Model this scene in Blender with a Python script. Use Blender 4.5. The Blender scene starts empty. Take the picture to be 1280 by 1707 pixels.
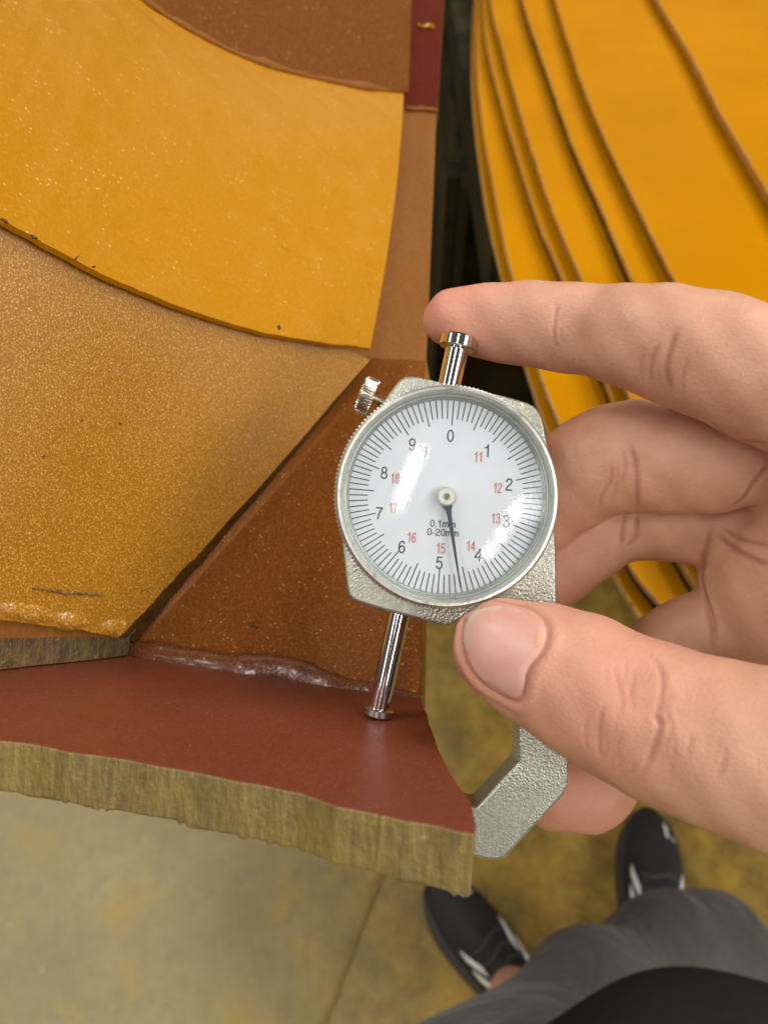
import bpy, math, random
import numpy as np
import openvdb
from mathutils import Vector, Matrix
from mathutils.bvhtree import BVHTree

R = math.radians
random.seed(7)
rng = np.random.default_rng(7)
sc = bpy.context.scene
COL = sc.collection

# ------------------------------------------------------------------ camera
FPX = 1282.0                      # focal length in photo pixels (1280 x 1707)
PITCH = 50.0
CAM = np.array([0.0, 0.0, 1.32])
XA = np.array([1.0, 0.0, 0.0])
UA = np.array([0.0, math.sin(R(PITCH)), math.cos(R(PITCH))])
FA = np.array([0.0, math.cos(R(PITCH)), -math.sin(R(PITCH))])
cd = bpy.data.cameras.new("camera")
cam = bpy.data.objects.new("camera", cd)
COL.objects.link(cam)
cam.location = CAM
cam.rotation_euler = (R(90 - PITCH), 0, 0)
cd.sensor_fit = 'HORIZONTAL'
cd.sensor_width = 36.0
cd.lens = 36.0 * FPX / 1280.0
cd.clip_start = 0.005
cd.clip_end = 200
cd.dof.use_dof = True
cd.dof.focus_distance = 0.162
cd.dof.aperture_fstop = 25.0
sc.camera = cam

# ------------------------------------------------------------------ light
world = bpy.data.worlds.new("World")
sc.world = world
world.use_nodes = True
bg = world.node_tree.nodes["Background"]
bg.inputs[0].default_value = (1.0, 0.93, 0.82, 1)
bg.inputs[1].default_value = 0.13
sc.view_settings.view_transform = 'Standard'
sc.view_settings.look = 'None'
sc.view_settings.exposure = -0.12
sc.view_settings.gamma = 1.0


def skylight(name, x, y, z, sx, sy, rz, radiance, col=(1, 0.985, 0.96)):
    d = bpy.data.lights.new(name, 'AREA')
    d.shape = 'RECTANGLE'
    d.size, d.size_y = sx, sy
    d.energy = radiance * math.pi * sx * sy
    d.color = col
    o = bpy.data.objects.new(name, d)
    COL.objects.link(o)
    o.location = (x, y, z)
    o.rotation_euler = (0, 0, R(rz))
    return o


# rows of roof skylights of the work hall, above and behind the photographer
skylight("roof_skylight", -1.15, -3.4, 6.3, 0.44, 3.6, -24, 26)
skylight("roof_skylight", 3.9, -6.9, 6.3, 0.62, 5.6, -6, 28)
skylight("roof_skylight", -6.3, -3.0, 6.3, 1.2, 9.0, 0, 7)
skylight("roof_skylight", 5.9, -0.8, 6.3, 3.0, 10.0, 0, 9.5)
skylight("roof_skylight", -3.6, 2.2, 6.3, 0.9, 5.0, 0, 15)
skylight("roof_skylight", 2.6, 2.6, 6.3, 0.9, 5.0, 0, 14)

# two unseen lights, side and far, added to give the gold plates a sheen
side_light = skylight("side_sheen_light", 11.5, -2.2, 2.6, 4.6, 7.0, 0, 2.3)
side_light.rotation_euler = (0, R(90), 0)
far_light = skylight("far_sheen_light", 4.6, 16.0, 8.6, 5.5, 2.2, 0, 2.2)
far_light.rotation_euler = (R(-90), 0, 0)


# ------------------------------------------------------------------ helpers
def ray(u, v):
    return XA * ((u - 640) / FPX) + UA * (-(v - 853.5) / FPX) + FA


def W(u, v, d):
    return CAM + ray(u, v) * d


class Plane:
    def __init__(s, a, b, c):
        s.p = np.array(a)
        n = np.cross(np.array(b) - a, np.array(c) - a)
        n /= np.linalg.norm(n)
        if np.dot(n, CAM - s.p) < 0:
            n = -n
        s.n = n

    def hit(s, u, v, off=0.0):
        r = ray(u, v)
        t = np.dot(s.n, s.p + s.n * off - CAM) / np.dot(s.n, r)
        return CAM + r * t


def cr(pts, n):
    """Catmull-Rom through pts (any dimension), n samples per span."""
    P = np.array(pts, float)
    P = np.vstack([2 * P[0] - P[1], P, 2 * P[-1] - P[-2]])
    out = []
    for i in range(1, len(P) - 2):
        a, b, c, d = P[i - 1], P[i], P[i + 1], P[i + 2]
        for k in range(n):
            t = k / n
            out.append(0.5 * (2 * b + (c - a) * t + (2 * a - 5 * b + 4 * c - d) * t * t + (3 * b - a - 3 * c + d) * t ** 3))
    out.append(P[-2])
    return np.array(out)


def resample(P, n):
    P = np.array(P, float)
    L = np.r_[0, np.cumsum(np.linalg.norm(np.diff(P, axis=0), axis=1))]
    t = np.linspace(0, L[-1], n)
    return np.stack([np.interp(t, L, P[:, k]) for k in range(P.shape[1])], 1)


def mesh_obj(name, verts, faces, mats, parent=None, smooth=False, midx=None, bevel=0, seg=2, autosmooth=None):
    me = bpy.data.meshes.new(name)
    me.from_pydata([tuple(map(float, v)) for v in verts], [], faces)
    if not isinstance(mats, (list, tuple)):
        mats = [mats]
    for m in mats:
        me.materials.append(m)
    if midx is not None:
        me.polygons.foreach_set("material_index", midx)
    if smooth:
        me.polygons.foreach_set("use_smooth", [True] * len(me.polygons))
        if autosmooth:
            me.set_sharp_from_angle(angle=R(autosmooth))
    me.update()
    o = bpy.data.objects.new(name, me)
    COL.objects.link(o)
    if parent is not None:
        o.parent = parent
    if bevel:
        b = o.modifiers.new("bevel", 'BEVEL')
        b.width = bevel
        b.segments = seg
        b.limit_method = 'ANGLE'
        b.angle_limit = R(40)
        b.harden_normals = False
    return o


def tag(o, label=None, cat=None, group=None, kind=None):
    for k, v in (("label", label), ("category", cat), ("group", group), ("kind", kind)):
        if v:
            o[k] = v
    return o


def empty(name, loc=(0, 0, 0), mat=None):
    o = bpy.data.objects.new(name, None)
    o.empty_display_size = 0.02
    COL.objects.link(o)
    if mat is not None:
        o.matrix_world = mat
    else:
        o.location = loc
    return o


def loft(name, front, back, mats, parent=None, bevel=0.0005, side_mat=0, back_mat=0):
    """A plate: front outline (towards the camera), back outline, side faces."""
    n = len(front)
    V = list(front) + list(back)
    # orient so that the front face looks at the camera
    f = np.array(front)
    nrm = sum(np.cross(f[i] - f[0], f[(i + 1) % n] - f[0]) for i in range(n))
    idx = list(range(n))
    flip = np.dot(nrm, CAM - f.mean(0)) < 0
    F = [idx[::-1] if flip else idx, [n + i for i in (idx if flip else idx[::-1])]]
    M = [0, back_mat]
    for i in range(n):
        j = (i + 1) % n
        q = [i, n + i, n + j, j]
        F.append(q[::-1] if flip else q)
        M.append(side_mat)
    return mesh_obj(name, V, F, mats, parent, midx=M, bevel=bevel)


def ruled(name, A, B, nv, thick, mat, parent, bulge=0.0, bevel=0.0004):
    """A sheet between two 3D curves with the same number of points, given thickness away from the camera."""
    A, B = np.array(A), np.array(B)
    n = len(A)
    S = np.array([A + (B - A) * (j / nv) for j in range(nv + 1)])
    du = np.gradient(S, axis=1)
    dv = np.gradient(S, axis=0)
    N = np.cross(du, dv)
    N /= np.linalg.norm(N, axis=2, keepdims=True)
    sgn = np.sign(np.sum(N * (CAM - S), axis=2).mean())
    N *= sgn
    if bulge:
        t = np.linspace(0, 1, nv + 1)[:, None, None]
        S = S + N * bulge * 4 * t * (1 - t)
    Bk = S - N * thick
    V = np.concatenate([S.reshape(-1, 3), Bk.reshape(-1, 3)])
    off = (nv + 1) * n
    F = []
    for j in range(nv):
        for i in range(n - 1):
            a, b, c, d = j * n + i, j * n + i + 1, (j + 1) * n + i + 1, (j + 1) * n + i
            q = [a, b, c, d]
            F.append(q if sgn > 0 else q[::-1])
            q = [off + d, off + c, off + b, off + a]
            F.append(q if sgn > 0 else q[::-1])
    loop = [i for i in range(n)] + [j * n + n - 1 for j in range(1, nv + 1)] + [nv * n + i for i in range(n - 2, -1, -1)] + [j * n for j in range(nv - 1, 0, -1)]
    for k in range(len(loop)):
        a, b = loop[k], loop[(k + 1) % len(loop)]
        q = [a, off + a, off + b, b]
        F.append(q if sgn > 0 else q[::-1])
    return mesh_obj(name, V, F, mat, parent, smooth=True, autosmooth=35, bevel=0)


def tube(name, path, radii, mat, parent=None, ns=14, lump=0.0, flat=None, closed_ends=True):
    """A tube along a 3D path; flat = (axis, factor) squashes it along an axis."""
    P = np.array(path, float)
    n = len(P)
    T = np.gradient(P, axis=0)
    T /= np.linalg.norm(T, axis=1, keepdims=True)
    ref = np.array([0.13, 0.31, 0.94])
    V, F = [], []
    for i in range(n):
        a = np.cross(T[i], ref)
        a /= np.linalg.norm(a)
        b = np.cross(T[i], a)
        for k in range(ns):
            w = 2 * math.pi * k / ns
            r = radii[i] * (1 + lump * rng.normal())
            o = (a * math.cos(w) + b * math.sin(w)) * r
            if flat is not None:
                ax, fac = flat
                o = o - ax * np.dot(o, ax) * (1 - fac)
            V.append(P[i] + o)
    for i in range(n - 1):
        for k in range(ns):
            k2 = (k + 1) % ns
            F.append([i * ns + k, i * ns + k2, (i + 1) * ns + k2, (i + 1) * ns + k])
    F.append(list(range(ns))[::-1])
    F.append([(n - 1) * ns + k for k in range(ns)])
    return mesh_obj(name, V, F, mat, parent, smooth=True, autosmooth=50)


def lathe(name, prof, mat, parent, n=96, M=None, close=True, autosmooth=30, teeth=None):
    """Revolve (r, z) points about z. teeth = (first profile index, last, count, depth) makes a knurl."""
    V, F = [], []
    m = len(prof)
    for k in range(n):
        w = 2 * math.pi * k / n
        for i, (r, z) in enumerate(prof):
            if teeth and teeth[0] <= i <= teeth[1]:
                ph = (k * teeth[2] / n) % 1.0
                r = r - teeth[3] * (1.0 if ph >= 0.5 else 0.0)
            V.append((r * math.cos(w), r * math.sin(w), z))
    for k in range(n):
        k2 = (k + 1) % n
        for i in range(m - 1):
            F.append([k * m + i, k2 * m + i, k2 * m + i + 1, k * m + i + 1])
        if close:
            F.append([k * m + m - 1, k2 * m + m - 1, k2 * m, k * m])
    if not close:
        if prof[0][0] > 1e-9:
            F.append([k * m for k in range(n)][::-1])
        if prof[-1][0] > 1e-9:
            F.append([k * m + m - 1 for k in range(n)])
    if M is not None:
        V = [tuple(M @ Vector(v)) for v in V]
    return mesh_obj(name, V, F, mat, parent, smooth=True, autosmooth=autosmooth)


def axis_matrix(origin, axis, xhint=(0, 0, 1)):
    z = Vector(axis).normalized()
    x = Vector(xhint) - z * Vector(xhint).dot(z)
    x.normalize()
    y = z.cross(x)
    M = Matrix((x, y, z)).transposed().to_4x4()
    M.translation = Vector(origin)
    return M


# ------------------------------------------------------------------ materials
class NT:
    def __init__(s, name):
        s.m = bpy.data.materials.new(name)
        s.m.use_nodes = True
        s.t = s.m.node_tree
        s.b = s.t.nodes["Principled BSDF"]
        s.out = s.t.nodes["Material Output"]
        tc = s.t.nodes.new("ShaderNodeTexCoord")
        s.co = tc.outputs["Object"]

    def link(s, a, b):
        s.t.links.new(a, b)

    def node(s, typ, **kw):
        n = s.t.nodes.new(typ)
        for k, v in kw.items():
            setattr(n, k, v)
        return n

    def put(s, sock, v):
        if isinstance(v, bpy.types.NodeSocket):
            s.link(v, sock)
        elif isinstance(v, (tuple, list)) and len(v) == 3 and sock.type == 'RGBA':
            sock.default_value = (*v, 1)
        else:
            sock.default_value = v

    def scale_co(s, sx, sy, sz, rot=(0, 0, 0), co=None):
        n = s.node("ShaderNodeMapping")
        s.link(co or s.co, n.inputs[0])
        n.inputs["Rotation"].default_value = rot
        n.inputs["Scale"].default_value = (sx, sy, sz)
        return n.outputs[0]

    def noise(s, scale, detail=3, rough=0.55, co=None, dist=0.0):
        n = s.node("ShaderNodeTexNoise")
        s.link(co or s.co, n.inputs["Vector"])
        n.inputs["Scale"].default_value = scale
        n.inputs["Detail"].default_value = detail
        n.inputs["Roughness"].default_value = rough
        n.inputs["Distortion"].default_value = dist
        return n.outputs["Fac"]

    def voro(s, scale, feature='F1', out="Distance", co=None, rand=1.0):
        n = s.node("ShaderNodeTexVoronoi", feature=feature)
        s.link(co or s.co, n.inputs["Vector"])
        n.inputs["Scale"].default_value = scale
        n.inputs["Randomness"].default_value = rand
        return n.outputs[out]

    def ramp(s, fac, a, b, ca=0.0, cb=1.0):
        n = s.node("ShaderNodeMapRange", clamp=True)
        s.put(n.inputs[0], fac)
        n.inputs[1].default_value = a
        n.inputs[2].default_value = b
        n.inputs[3].default_value = ca
        n.inputs[4].default_value = cb
        return n.outputs[0]

    def mix(s, fac, a, b, blend='MIX'):
        n = s.node("ShaderNodeMix", data_type='RGBA', blend_type=blend)
        s.put(n.inputs[0], fac)
        s.put(n.inputs[6], a)
        s.put(n.inputs[7], b)
        return n.outputs[2]

    def math(s, op, a, b=0.0):
        n = s.node("ShaderNodeMath", operation=op)
        s.put(n.inputs[0], a)
        s.put(n.inputs[1], b)
        return n.outputs[0]

    def bump(s, h, strength, dist, prev=None):
        n = s.node("ShaderNodeBump")
        n.inputs["Strength"].default_value = strength
        n.inputs["Distance"].default_value = dist
        s.link(h, n.inputs["Height"])
        if prev is not None:
            s.link(prev, n.inputs["Normal"])
        return n.outputs[0]

    def done(s, color=None, rough=None, metal=None, normal=None, **kw):
        if color is not None:
            s.put(s.b.inputs["Base Color"], color)
        if rough is not None:
            s.put(s.b.inputs["Roughness"], rough)
        if metal is not None:
            s.put(s.b.inputs["Metallic"], metal)
        if normal is not None:
            s.link(normal, s.b.inputs["Normal"])
        for k, v in kw.items():
            s.put(s.b.inputs[k], v)
        return s.m


def paint(name, base, dark, light, grain=1100, speck=None, speck_amt=0.0, rough=0.42, bump=0.35, big=None, metal=0.0, spec=0.5, grain_mix=1.0, smudge=0.0, coat=0.0, coat_r=0.1):
    s = NT(name)
    co = s.scale_co(1, 1, 1)
    g = s.noise(grain, 2, 0.6)
    g2 = s.noise(grain * 0.35, 3, 0.6)
    c = s.mix(s.ramp(g, 0.40, 0.62), dark, base)
    c = s.mix(s.ramp(g, 0.56, 0.72, 0, grain_mix), c, light)
    if big is not None:
        c = s.mix(s.ramp(s.noise(14, 4, 0.6), 0.42, 0.66, 0, 0.75), c, big)
    if speck is not None:
        v = s.voro(grain * 0.42)
        k = s.ramp(s.noise(grain * 0.1, 1), 0.48, 0.62)
        sp = s.math('MULTIPLY', s.ramp(v, 0.10, 0.22, 1, 0), k)
        c = s.mix(s.math('MULTIPLY', sp, speck_amt), c, speck)
    if smudge:
        sm = s.ramp(s.noise(38, 6, 0.7, dist=0.6), 0.62, 0.75, 0, smudge)
        c = s.mix(sm, c, (base[0] * 0.25, base[1] * 0.25, base[2] * 0.4))
    h = s.math('ADD', s.math('MULTIPLY', g, 0.6), s.math('MULTIPLY', g2, 0.7))
    n = s.bump(h, bump, 0.0006)
    n = s.bump(s.noise(30, 2), 0.25, 0.004, n)
    r = s.ramp(s.noise(60, 4), 0.3, 0.7, rough - 0.08, rough + 0.08)
    return s.done(c, r, metal, n, **{"Specular IOR Level": spec, "Coat Weight": coat, "Coat Roughness": coat_r})


M = {}
M['gold'] = paint("gold_paint", (0.40, 0.178, 0.013), (0.285, 0.115, 0.005), (0.66, 0.37, 0.075), grain=2400, speck=(0.9, 0.65, 0.28), speck_amt=0.5, rough=0.32, bump=0.28, spec=0.42, grain_mix=0.9, coat=0.25, coat_r=0.28)
M['gold_up'] = paint("golden_yellow_paint", (0.455, 0.195, 0.003), (0.42, 0.178, 0.002), (0.51, 0.24, 0.011), grain=1200, speck=(0.9, 0.65, 0.25), speck_amt=0.35, rough=0.32, bump=0.05, spec=0.3, grain_mix=0.4, smudge=0.35, coat=0.15, coat_r=0.24)
M['brown'] = paint("brown_primer", (0.205, 0.066, 0.011), (0.155, 0.046, 0.008), (0.37, 0.150, 0.027), grain=1900, speck=(0.75, 0.42, 0.11), speck_amt=0.9, rough=0.42, bump=0.16, spec=0.08, grain_mix=0.6)
M['tan'] = paint("tan_primer", (0.235, 0.090, 0.017), (0.21, 0.077, 0.014), (0.28, 0.11, 0.025), grain=900, rough=0.55, bump=0.12, spec=0.1, grain_mix=0.5)
M['brown_up'] = paint("dark_brown_primer", (0.155, 0.050, 0.007), (0.135, 0.042, 0.006), (0.20, 0.07, 0.012), grain=800, speck=(0.5, 0.25, 0.08), speck_amt=0.4, rough=0.55, bump=0.15, spec=0.06, grain_mix=0.5)
M['red'] = paint("oxide_red_primer", (0.185, 0.047, 0.021), (0.16, 0.038, 0.017), (0.225, 0.063, 0.029), grain=1600, speck=(0.55, 0.25, 0.12), speck_amt=0.25, rough=0.42, bump=0.16, spec=0.22, grain_mix=0.6)
M['dark_red'] = paint("deep_red_primer", (0.105, 0.014, 0.004), (0.095, 0.012, 0.003), (0.12, 0.02, 0.006), grain=700, rough=0.55, bump=0.1, spec=0.06)
M['bead_gold'] = paint("gold_weld_paint", (0.48, 0.225, 0.022), (0.33, 0.14, 0.01), (0.7, 0.42, 0.09), grain=1600, speck=(1, 0.85, 0.5), speck_amt=0.6, rough=0.2, bump=0.4, metal=0.0, spec=1.0, coat=1.0, coat_r=0.12)
M['bead_brown'] = paint("brown_weld_paint", (0.15, 0.045, 0.014), (0.11, 0.03, 0.009), (0.22, 0.08, 0.03), grain=1500, speck=(0.7, 0.55, 0.5), speck_amt=0.4, rough=0.18, bump=0.5, spec=0.6, coat=0.6, coat_r=0.12)


def edge_mat(name, a, b, c, amt=0.6):
    """flame-cut edge: drag lines across the thickness, paint overspray"""
    s = NT(name)
    co = s.scale_co(900, 200, 200, rot=(0, R(12), 0))
    st = s.noise(1.0, 3, 0.6, co=co)
    g = s.noise(700, 3)
    big = s.noise(60, 4, 0.65)
    col = s.mix(s.ramp(st, 0.35, 0.62), a, b)
    col = s.mix(s.ramp(big, 0.45, 0.68, 0, amt), col, c)
    col = s.mix(s.ramp(g, 0.6, 0.75, 0, 0.5), col, tuple(min(1, x * 1.6) for x in c))
    n = s.bump(st, 0.4, 0.0010)
    n = s.bump(s.noise(520, 5, 0.7), 0.35, 0.0009, n)
    n = s.bump(g, 0.3, 0.0005, n)
    return s.done(col, 0.5, 0.0, n)


M['cut'] = edge_mat("olive_cut_edge", (0.125, 0.084, 0.020), (0.190, 0.130, 0.034), (0.245, 0.160, 0.03), 0.65)
M['cut_gold'] = edge_mat("gold_cut_edge", (0.10, 0.045, 0.006), (0.22, 0.11, 0.015), (0.40, 0.22, 0.04))
M['cut_dark'] = edge_mat("dark_gold_cut_edge", (0.034, 0.018, 0.004), (0.085, 0.046, 0.008), (0.20, 0.115, 0.02), 0.4)


def yellow_mat():
    s = NT("yellow_enamel")
    c = s.mix(s.ramp(s.noise(5, 3), 0.35, 0.7), (0.42, 0.166, 0.0), (0.475, 0.19, 0.0))
    c = s.mix(s.ramp(s.noise(45, 5, 0.7), 0.66, 0.78, 0, 0.5), c, (0.42, 0.17, 0.004))
    n = s.bump(s.noise(12, 2), 0.2, 0.01)
    return s.done(c, 0.34, 0.0, n, **{"Specular IOR Level": 0.015})


M['yellow'] = yellow_mat()


def yellow_edge():
    s = NT("chipped_yellow_edge")
    co = s.scale_co(60, 60, 420)
    k = s.noise(1.0, 4, 0.65, co=co)
    c = s.mix(s.ramp(k, 0.36, 0.5), (0.30, 0.17, 0.06), (0.46, 0.20, 0.012))
    c = s.mix(s.ramp(s.noise(75, 4, 0.7), 0.52, 0.62), c, (0.42, 0.24, 0.14))
    c = s.mix(s.ramp(s.noise(110, 3, 0.7), 0.64, 0.72), c, (0.06, 0.03, 0.015))
    return s.done(c, 0.4, 0.0, s.bump(k, 0.6, 0.002))


M['yellow_edge'] = yellow_edge()


def pale_edge():
    s = NT("bright_worn_edge")
    k = s.noise(90, 4, 0.65)
    c = s.mix(s.ramp(k, 0.4, 0.6), (0.52, 0.26, 0.06), (0.62, 0.45, 0.36))
    return s.done(c, 0.3, 0.2, s.bump(k, 0.4, 0.001))


M['pale_edge'] = pale_edge()


def rim_mat():
    s = NT("worn_pink_rim")
    k = s.noise(70, 5, 0.7)
    c = s.mix(s.ramp(k, 0.42, 0.52), (0.52, 0.22, 0.012), (0.42, 0.22, 0.10))
    c = s.mix(s.ramp(s.noise(130, 4, 0.7), 0.56, 0.64), c, (0.62, 0.36, 0.05))
    c = s.mix(s.ramp(s.noise(95, 4, 0.7), 0.62, 0.68), c, (0.12, 0.06, 0.02))
    return s.done(c, 0.35, 0.0, None)


M['rim'] = rim_mat()


def cast_metal():
    s = NT("hammered_cast_metal")
    v = s.voro(2100, 'SMOOTH_F1')
    g = s.noise(1900, 3, 0.6)
    mask = s.ramp(s.noise(55, 2), 0.44, 0.60, 0.10, 1.0)
    c = s.mix(s.ramp(g, 0.35, 0.7), (0.36, 0.352, 0.285), (0.52, 0.51, 0.42))
    c = s.mix(s.ramp(s.noise(260, 5, 0.7), 0.62, 0.72, 0, 0.6), c, (0.22, 0.2, 0.15))
    h = s.math('ADD', s.math('MULTIPLY', v, mask), s.math('MULTIPLY', g, 0.35))
    n = s.bump(h, 0.36, 0.0005)
    return s.done(c, 0.37, 0.75, n)


M['cast'] = cast_metal()


def plain_metal(name, col, rough, bumpamt=0.0, scale=900, metal=1.0, dirt=None):
    s = NT(name)
    c = s.mix(s.ramp(s.noise(scale * 0.2, 4), 0.3, 0.7), tuple(x * 0.85 for x in col), col)
    if dirt:
        c = s.mix(s.ramp(s.noise(330, 5, 0.7), 0.56, 0.68, 0, 0.75), c, dirt)
    n = s.bump(s.noise(scale, 2), bumpamt, 0.0003) if bumpamt else None
    return s.done(c, rough, metal, n)


M['chrome'] = plain_metal("polished_steel", (0.66, 0.62, 0.60), 0.09)
M['chrome_dull'] = plain_metal("brushed_steel", (0.50, 0.47, 0.45), 0.28)
M['bezel'] = plain_metal("worn_aluminium", (0.66, 0.66, 0.60), 0.34, 0.2, 700, 0.8, (0.30, 0.31, 0.26))
M['bezel_in'] = plain_metal("grey_dial_rim", (0.42, 0.45, 0.40), 0.40, 0.15, 700, 0.5, (0.22, 0.25, 0.2))
M['nickel'] = plain_metal("nickel_plate", (0.80, 0.75, 0.66), 0.2)
M['hubm'] = plain_metal("pale_hub_metal", (0.72, 0.72, 0.64), 0.36, 0.2, 900, 0.55)


def simple(name, col, rough=0.5, metal=0.0, **kw):
    s = NT(name)
    return s.done(col, rough, metal, None, **kw)


def dial_white():
    s = NT("white_dial_print")
    c = s.mix(s.ramp(s.noise(120, 3), 0.3, 0.7), (0.67, 0.71, 0.735), (0.645, 0.69, 0.72))
    c = s.mix(s.ramp(s.noise(420, 4, 0.7), 0.70, 0.78, 0, 0.5), c, (0.5, 0.5, 0.48))
    return s.done(c, 0.35)


M['dial'] = dial_white()
M['ink'] = simple("black_print", (0.055, 0.06, 0.065), 0.5)
M['red_ink'] = simple("red_print", (0.50, 0.16, 0.13), 0.5)
M['pointer'] = simple("dark_pointer", (0.07, 0.075, 0.09), 0.35, 0.3)


def glass():
    s = NT("dome_crystal")
    t = s.t
    t.nodes.remove(s.b)
    tr = s.node("ShaderNodeBsdfTransparent")
    gl = s.node("ShaderNodeBsdfGlossy")
    gl.inputs["Color"].default_value = (1, 1, 1, 1)
    sc1 = s.noise(1500, 5, 0.75)
    s.link(s.ramp(s.noise(300, 4, 0.7), 0.40, 0.7, 0.01, 0.06), gl.inputs["Roughness"])
    n = s.bump(sc1, 0.035, 0.0003)
    s.link(n, gl.inputs["Normal"])
    fr = s.node("ShaderNodeFresnel")
    fr.inputs["IOR"].default_value = 1.38
    mx = s.node("ShaderNodeMixShader")
    scr = s.math('MULTIPLY', s.ramp(s.noise(1400, 4, 0.75), 0.40, 0.62, 0.25, 1.0), s.ramp(s.noise(260, 3, 0.6), 0.35, 0.6, 0.35, 1.0))
    s.link(s.math('MULTIPLY', fr.outputs[0], scr), mx.inputs[0])
    s.link(tr.outputs[0], mx.inputs[1])
    s.link(gl.outputs[0], mx.inputs[2])
    s.link(mx.outputs[0], s.out.inputs[0])
    return s.m


M['glass'] = glass()


def skin():
    s = NT("skin")
    at = s.node("ShaderNodeAttribute", attribute_name="redness")
    al = s.node("ShaderNodeAttribute", attribute_name="along")
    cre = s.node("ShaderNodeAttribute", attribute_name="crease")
    red = at.outputs["Fac"]
    blot = s.noise(120, 6, 0.68)
    c = s.mix(s.ramp(blot, 0.3, 0.7), (0.555, 0.278, 0.175), (0.635, 0.345, 0.225))
    c = s.mix(s.math('MULTIPLY', red, s.ramp(s.noise(220, 3), 0.2, 0.8, 0.5, 1.0)), c, (0.60, 0.23, 0.165))
    c = s.mix(s.ramp(s.noise(900, 3, 0.7), 0.60, 0.75, 0, 0.22), c, (0.50, 0.21, 0.13))
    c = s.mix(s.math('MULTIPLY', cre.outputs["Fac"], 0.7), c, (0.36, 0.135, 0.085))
    # fine wrinkles across the fingers, and pores
    cb = s.node("ShaderNodeCombineXYZ")
    s.link(s.math('ADD', s.math('MULTIPLY', al.outputs["Fac"], 1700.0), s.math('MULTIPLY', s.noise(240, 3), 9.0)), cb.inputs[0])
    n1 = s.node("ShaderNodeTexNoise")
    s.link(cb.outputs[0], n1.inputs["Vector"])
    n1.inputs["Scale"].default_value = 1.0
    n1.inputs["Detail"].default_value = 3
    ridges = n1.outputs["Fac"]
    por = s.voro(1500, 'F1')
    n = s.bump(ridges, 0.40, 0.0003)
    n = s.bump(por, 0.26, 0.00025, n)
    n = s.bump(s.noise(420, 4, 0.6), 0.10, 0.0008, n)
    m = s.done(c, s.ramp(s.noise(300, 3), 0.3, 0.7, 0.40, 0.56), 0.0, n)
    b = s.b
    b.inputs["Subsurface Weight"].default_value = 0.08
    b.inputs["Subsurface Radius"].default_value = (1.0, 0.35, 0.2)
    b.inputs["Subsurface Scale"].default_value = 0.0022
    b.inputs["Specular IOR Level"].default_value = 0.35
    return m


M['skin'] = skin()


def nail_mat():
    s = NT("fingernail")
    at = s.node("ShaderNodeAttribute", attribute_name="tip")
    c = s.mix(s.ramp(s.noise(140, 3), 0.35, 0.65), (0.60, 0.30, 0.235), (0.64, 0.37, 0.29))
    c = s.mix(at.outputs["Fac"], c, (0.66, 0.50, 0.37))
    n = s.bump(s.noise(500, 2), 0.06, 0.0003)
    return s.done(c, 0.38, 0.0, n, **{"Subsurface Weight": 0.1, "Subsurface Scale": 0.001, "Specular IOR Level": 0.5})


M['nail'] = nail_mat()


def cloth(name, a, b, scale=1400, rough=0.85, wrinkle=0.5, sheen=0.0):
    s = NT(name)
    w = s.noise(scale, 2)
    c = s.mix(s.ramp(s.noise(9, 4), 0.3, 0.7), a, b)
    c = s.mix(s.ramp(w, 0.5, 0.7, 0, 0.3), c, tuple(min(1, x * 1.5) for x in b))
    n = s.bump(s.noise(16, 3, 0.5, dist=1.0), wrinkle, 0.02)
    n = s.bump(w, 0.3, 0.0008, n)
    return s.done(c, rough, 0.0, n, **{"Sheen Weight": sheen, "Specular IOR Level": 0.15})


M['trousers'] = cloth("grey_trouser_cloth", (0.060, 0.052, 0.047), (0.085, 0.075, 0.069), sheen=0.15)
M['shirt'] = cloth("black_shirt_cloth", (0.012, 0.010, 0.010), (0.018, 0.015, 0.014), wrinkle=0.3)
M['shoe'] = cloth("black_knit_upper", (0.020, 0.018, 0.018), (0.035, 0.032, 0.032), 700, 0.6, 0.3)
M['sole'] = simple("dark_grey_rubber", (0.05, 0.044, 0.042), 0.6)
M['white'] = simple("white_stripe_leather", (0.85, 0.83, 0.79), 0.45)
M['sock'] = cloth("black_sock_knit", (0.012, 0.011, 0.011), (0.02, 0.018, 0.017), 900)


def concrete():
    s = NT("paint_stained_concrete")
    sx = s.node("ShaderNodeSeparateXYZ")
    s.link(s.co, sx.inputs[0])
    g = s.noise(5, 6, 0.65)
    f = s.noise(45, 6, 0.7)
    c = s.mix(s.ramp(g, 0.35, 0.68), (0.230, 0.178, 0.068), (0.335, 0.272, 0.122))
    c = s.mix(s.ramp(f, 0.45, 0.75, 0, 0.6), c, (0.19, 0.145, 0.06))
    # yellow overspray on the side where the plates are painted
    side = s.math('ADD', sx.outputs[0], s.math('MULTIPLY', s.noise(5.5, 6, 0.65), 0.62))
    k = s.ramp(side, 0.02, 0.46, 0, 0.92)
    oc = s.mix(s.ramp(s.noise(13, 6, 0.7), 0.38, 0.66), (0.16, 0.100, 0.013), (0.42, 0.25, 0.03))
    oc = s.mix(s.ramp(s.noise(80, 5, 0.7), 0.62, 0.75, 0, 0.6), oc, (0.45, 0.30, 0.05))
    c = s.mix(k, c, oc)
    sp = s.ramp(s.noise(11, 7, 0.72, dist=0.4), 0.53, 0.66, 0, 0.75)
    c = s.mix(sp, c, (0.36, 0.235, 0.045))
    c = s.mix(s.ramp(s.noise(34, 5, 0.7), 0.655, 0.70, 0, 0.8), c, (0.52, 0.34, 0.05))
    c = s.mix(s.ramp(s.noise(26, 5, 0.75), 0.66, 0.74, 0, 0.5), c, (0.09, 0.06, 0.015))
    n = s.bump(f, 0.3, 0.004)
    return s.done(c, s.ramp(g, 0.3, 0.7, 0.38, 0.6), 0.0, n)


M['floor'] = concrete()


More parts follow.
